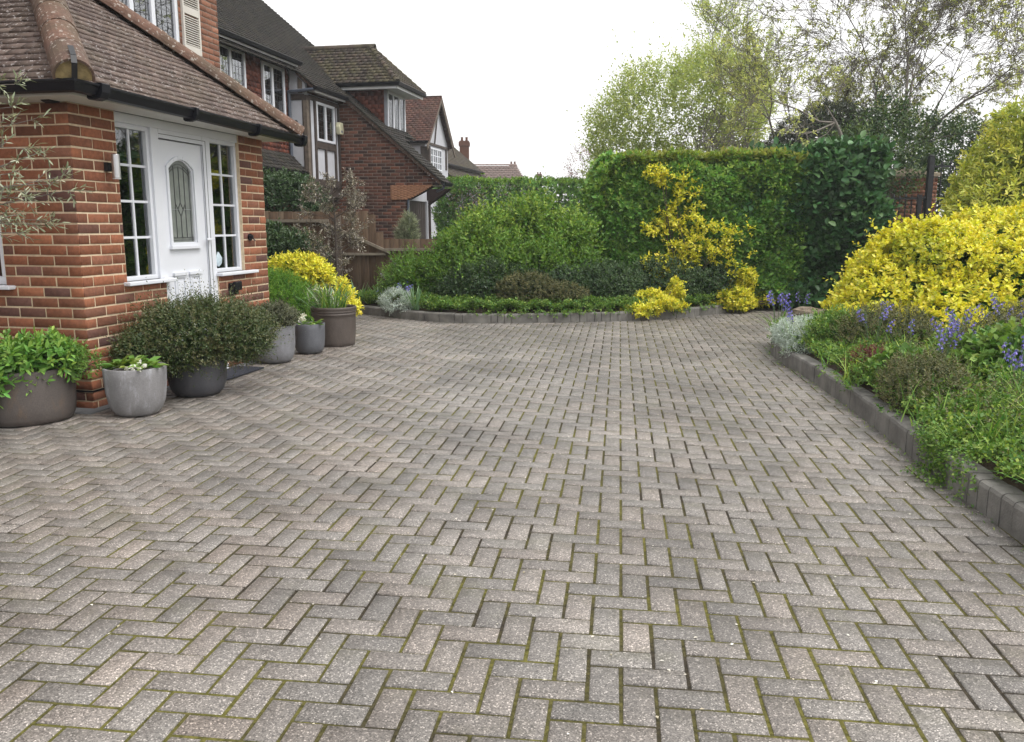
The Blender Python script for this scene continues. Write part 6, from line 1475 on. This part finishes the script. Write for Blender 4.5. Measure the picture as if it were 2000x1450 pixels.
r2 = skeltree('slender_tree', 'thin many stemmed tree with sparse yellow green leaves, left of the bare grey tree', (6.0, 19.6, 0), (.05, 0, 1), 2.3, .075, 6, MT['barkd'], MT['lf_bud'], .07, .045, nb=(2, 3), spread=.42, shrink=.77, gn=.14, frac=.13, nl=6, slen=.14, minr=.0035, up=.10, segs=3, multi=1)
r3 = bush('spring_tree', 'rounded tree full of small fresh green leaves above the left half of the clipped hedge', 'tree', [(4.6, 24.4, 4.0, 1.55, 1.2, 1.35), (4.0, 24.4, 4.5, 1.3, 1, 1.3), (3.4, 24.3, 3.6, 1.05, 1., 1.25), (5.6, 24.4, 4.9, 1.3, 1, 1.4), (5.9, 24.5, 4.1, 1.3, 1, 1.5), (3.1, 24.5, 2.8, .8, .8, .8), (4.4, 24.4, 2.6, 2.0, .9, .9)], 56000, .095, .055, MT['lf_tree'], nl=8, slen=.42, lump=70, zmin=.3, gap=.30, tintf=lambda P, N_, r: .2 + .8 * r, depth=.32, inner=False, outn=.05, lo=.2, hi=.45)
S_, T_ = tree_skel((4.5, 24.5, 0), (0, 0, 1), 1.9, .10, 6, (2, 4), .6, .70, .0, .15, 3, .05, .006); seg_mesh('trunk', S_, MT['bark'], r3); r3 = (r3, len(S_), len(T_))
r3b = skeltree('tall_tree', 'taller airy tree with light green leaves rising behind the rounded spring tree', (6.3, 25.5, 0), (0, 0, 1), 3.0, .11, 5, MT['bark'], MT['lf_tree'], .085, .055, nb=(2, 3), spread=.36, shrink=.80, gn=.12, frac=.7, nl=8, slen=.45, minr=.0045, up=.1, segs=3, multi=1)
print('tree segs', r1[1:], r2[1:], r3[1:], r3b[1:])
0 and bush('green_tree', 'low rounded part leafy green tree between the clipped hedge and the spring trees', 'tree', [(4.5, 22, 3.0, 1.7, 1.2, 1.1), (3.3, 22.4, 2.6, 1.0, 1., .9), (6.0, 22, 3.0, 1.3, 1, 1.1), (2.7, 23, 2.3, .9, .9, .8)], 19000, .09, .055, MT['lf_tree'], nl=9, slen=.5, lump=50, zmin=.3, gap=.35, tintf=lambda P, N_, r: r * .7, depth=.3, inner=False, group=None)
bush('purple_tree', 'small bare looking purple brown tree beside the left end of the clipped hedge', 'tree', [(2.75, 30, 3.15, .75, .6, .8), (2.4, 30, 3.5, .4, .4, .5), (2.2, 30, 2.6, .5, .5, .5)], 2600, .07, .035, MT['lf_purple'], nl=5, slen=.3, lump=12, zmin=.5, inner=False, depth=.3)
bush('dome_bush', 'dark grey green domed evergreen rising over the clipped hedge behind the crooked branches', 'shrub', [(6.8, 18.2, 2.8, 1.0, .9, 1.05), (6.1, 18.3, 2.5, .8, .8, .95)], 24000, .06, .03, m_leaf('dome_leaf', (.035, .045, .03), (.065, .08, .05), (.11, .12, .08), .15, .6), nl=7, slen=.12, lump=26, zmin=.2, tintf=lambda P, N_, r: r * .8)
bush('holly_tree', 'dark green tree with sky showing through, between the broad leaved hedge and the gate', 'tree', [(6.9, 16.4, 2.3, .9, .7, .75), (7.3, 16.8, 2.6, .9, .7, .7), (8.4, 17.6, 2.6, 1.2, .8, .8), (7.5, 17.2, 3.3, .6, .6, .45), (9.8, 18, 2.6, 1.2, .8, .9), (6.3, 16.4, 2.5, .5, .5, .5)], 27000, .085, .045, m_leaf('holly_leaf', (.02, .055, .018), (.05, .10, .03), (.16, .22, .06), .25, .4), nl=6, slen=.24, lump=46, zmin=.3, gap=.55, depth=.4, inner=False, outn=.15)
bush('backdrop_bush', 'dark bush filling the gap behind the iron gate', 'shrub', [(9.4, 19.8, 1.2, 2.2, 1, 1.3), (7, 20, 1.0, 1.6, 1, 1.2)], 9000, .11, .06, MT['lf_dark'], nl=6, slen=.2, lump=20, zmin=.05)
# crooked light branches over the hedge
cr = thing('crooked_tree', (5.6, 14.9, 0), 'crooked pale bare branches leaning left over the top of the dark hedge', 'tree'); S = []; T = []
k0 = at(1652, 285, 14.6); k1 = at(1632, 240, 14.6); k2 = at(1560, 215, 14.6); k3 = at(1500, 250, 14.4)
base = np.array([5.75, 14.9, -.05])
def cl(pts, r0, r1):
    for i in range(len(pts) - 1):
        f0, f1 = i / (len(pts) - 1), (i + 1) / (len(pts) - 1); S.append((np.array(pts[i]), np.array(pts[i + 1]), r0 + (r1 - r0) * f0, r0 + (r1 - r0) * f1))
cl([base, (5.7, 14.8, 1.5), k0, k1, at(1628, 232, 14.6)], .04, .022); cl([k1, at(1600, 238, 14.6), k2, at(1520, 200, 14.5), at(1480, 195, 14.5)], .022, .006); cl([k1, at(1590, 258, 14.5), at(1550, 262, 14.5), k3, at(1470, 262, 14.4)], .018, .005); cl([k1, at(1615, 262, 14.6), at(1570, 285, 14.5)], .012, .006); cl([at(1628, 232, 14.6), at(1612, 205, 14.6)], .012, .006)
for q, d in ((k2, (-.8, 0, .2)), (k3, (-.8, 0, -.1)), (at(1600, 238, 14.6), (-.5, 0, .5)), (at(1590, 258, 14.5), (-.7, 0, -.2)), (at(1520, 200, 14.5), (-.7, 0, .3)), (at(1550, 262, 14.5), (-.6, .1, .3)), (at(1540, 230, 14.5), (-.9, 0, -.1))):
    s, t_ = tree_skel(q, d, .5, .008, 4, (2, 3), .6, .72, .01, .2, 3, 0, .0032); S += s; T += t_
seg_mesh('trunk', S, MT['bark'], cr, 6); leafy(cr, T, 0, .06, .035, MT['lf_bud'], 6, .10, .07)

# overhead cable
m = MB(False); m.tube([at(690, -30, 22), at(738, -2, 24), at(772, 14, 25.5), at(800, 22, 27), at(832, 20, 29)], .009, 5)
# ================================================================== LITTER
P = np.stack([rng.uniform(-3, 3.2, 650), rng.uniform(1.6, 11.3, 650)], 1); P = P[~(inside(P, polyR) | inside(P, polyF))]; P = P[~inside(P, hq)]
Q = np.column_stack([P, np.full(len(P), .003)]); o = leaves('fallen_petals', Q, nrm(np.column_stack([rng.normal(0, 1, (len(Q), 2)), np.full(len(Q), .15)])), rng.uniform(.006, .017, len(Q)), rng.uniform(.005, .011, len(Q)), m_leaf('litter', (.45, .38, .25), (.66, .62, .52), (.78, .76, .70), .1, .7), None, (0, 6, 0), up=np.tile([0, 0, 1.], (len(Q), 1))); tag(o, 'tiny pale petals and seeds scattered over the pavers', 'petals', kind='stuff')
Q, o_ = scatter_along(KRd, .05, .8, 500, -.06, -.002, -1); Q = np.column_stack([Q, np.full(len(Q), .0)]); oo = leaves('kerb_weeds', Q, nrm(rng.normal(0, .7, (len(Q), 3)) + [0, 0, .7]), .022, .006, MT['lf_blade'], None, (2.4, 5, 0)); tag(oo, 'tiny weeds and moss growing along the foot of the right kerb', 'weeds', kind='stuff')
# moss tufts in the joints
P = np.stack([rng.uniform(-2.6, 2.6, 26000), 1.2 + rng.random(26000) ** 1.6 * 6.5], 1); loc_ = (np.column_stack([P, np.zeros(len(P))]) - PO); uu = loc_ @ PU * 10; vv = loc_ @ PV * 10
ju = np.abs(uu - np.round(uu)) * .1; jv = np.abs(vv - np.round(vv)) * .1
k = (np.minimum(ju, jv) < .0035); 
cu, cv = np.floor(uu), np.floor(vv)
P = P[k & ~inside(P, polyR)]
patch = np.sin(P[:, 0] * 1.6 + 1.2 * np.sin(P[:, 1] * .9)) * np.sin(P[:, 1] * 1.3 + 1) + rng.normal(0, .35, len(P)); P = P[patch > -.1]
P = P[~inside(P, hq)]; Q = np.column_stack([P, np.full(len(P), -.011)]); Q = np.repeat(Q, 5, 0) + rng.normal(0, 1, (len(Q) * 5, 3)) * np.array([.004, .004, 0])
o = leaves('joint_moss', Q, nrm(rng.normal(0, .6, Q.shape) + [0, 0, 1]), rng.uniform(.005, .0105, len(Q)), .004, m_leaf('moss_leaf', (.05, .06, .012), (.13, .13, .025), (.24, .23, .05), .2, .8), None, (0, 4, 0)); tag(o, 'yellow green moss in the joints between the pavers', 'moss', kind='stuff')

# ================================================================== LIGHT, SKY, CAMERA
hz = MB(False); hz.box(-70, 70, -20, 100, -1.2, 16)
tv_ = bpy.data.materials.new('haze_air'); tv_.use_nodes = True; q_ = tv_.node_tree; q_.nodes.clear(); o1_ = q_.nodes.new('ShaderNodeOutputMaterial'); v1_ = q_.nodes.new('ShaderNodeVolumePrincipled')
v1_.inputs['Color'].default_value = (.93, .96, 1, 1); v1_.inputs['Density'].default_value = .0016; v1_.inputs['Anisotropy'].default_value = .3; q_.links.new(v1_.outputs[0], o1_.inputs['Volume'])
ho = hz.obj('haze', tv_, loc=(0, 30, 7)); tag(ho, kind='stuff')
world = bpy.data.worlds.new('World'); scene.world = world; world.use_nodes = True; nt = world.node_tree; nt.nodes.clear()
wo = nt.nodes.new('ShaderNodeOutputWorld'); bg = nt.nodes.new('ShaderNodeBackground'); sk_ = nt.nodes.new('ShaderNodeTexSky'); sk_.sky_type = 'NISHITA'; sk_.sun_disc = False
SUN_EL, SUN_AZ = math.radians(60), math.radians(112)      # azimuth measured from +Y towards +X
sk_.sun_elevation = SUN_EL; sk_.sun_rotation = SUN_AZ; sk_.air_density = 1.0; sk_.dust_density = 4.0; sk_.ozone_density = 1.0
hs_ = nt.nodes.new('ShaderNodeHueSaturation'); hs_.inputs['Saturation'].default_value = .12
mxw = nt.nodes.new('ShaderNodeMix'); mxw.data_type = 'RGBA'; mxw.inputs[0].default_value = .7; mxw.inputs[7].default_value = (4.85, 4.8, 4.75, 1)
nt.links.new(sk_.outputs[0], hs_.inputs['Color']); nt.links.new(hs_.outputs[0], mxw.inputs[6]); nt.links.new(mxw.outputs[2], bg.inputs[0]); nt.links.new(bg.outputs[0], wo.inputs[0]); bg.inputs[1].default_value = .15
sl = bpy.data.lights.new('sun', 'SUN'); sl.energy = 1.1; sl.angle = math.radians(40); sl.color = (1, .965, .91); so = bpy.data.objects.new('sun', sl); COL.objects.link(so)
from mathutils import Vector
sd_ = Vector((math.sin(SUN_AZ) * math.cos(SUN_EL), math.cos(SUN_AZ) * math.cos(SUN_EL), math.sin(SUN_EL))); so.rotation_euler = sd_.to_track_quat('Z', 'Y').to_euler(); so.location = (0, 0, 20)
cam = bpy.data.cameras.new('camera'); cam.sensor_width = 36; cam.lens = 1620 / 2000 * 36; cam.clip_start = .05; cam.clip_end = 600
co = bpy.data.objects.new('camera', cam); COL.objects.link(co); co.location = (0, 0, 1.342); co.rotation_euler = (PI / 2 - math.atan(285 / 1620), 0, 0); scene.camera = co
scene.view_settings.view_transform = 'Standard'; scene.view_settings.look = 'None'; scene.view_settings.gamma = 1; scene.view_settings.exposure = EXPO
scene.cycles.max_bounces = 6; scene.cycles.transparent_max_bounces = 8; scene.cycles.diffuse_bounces = 3; scene.cycles.glossy_bounces = 3; scene.cycles.transmission_bounces = 4
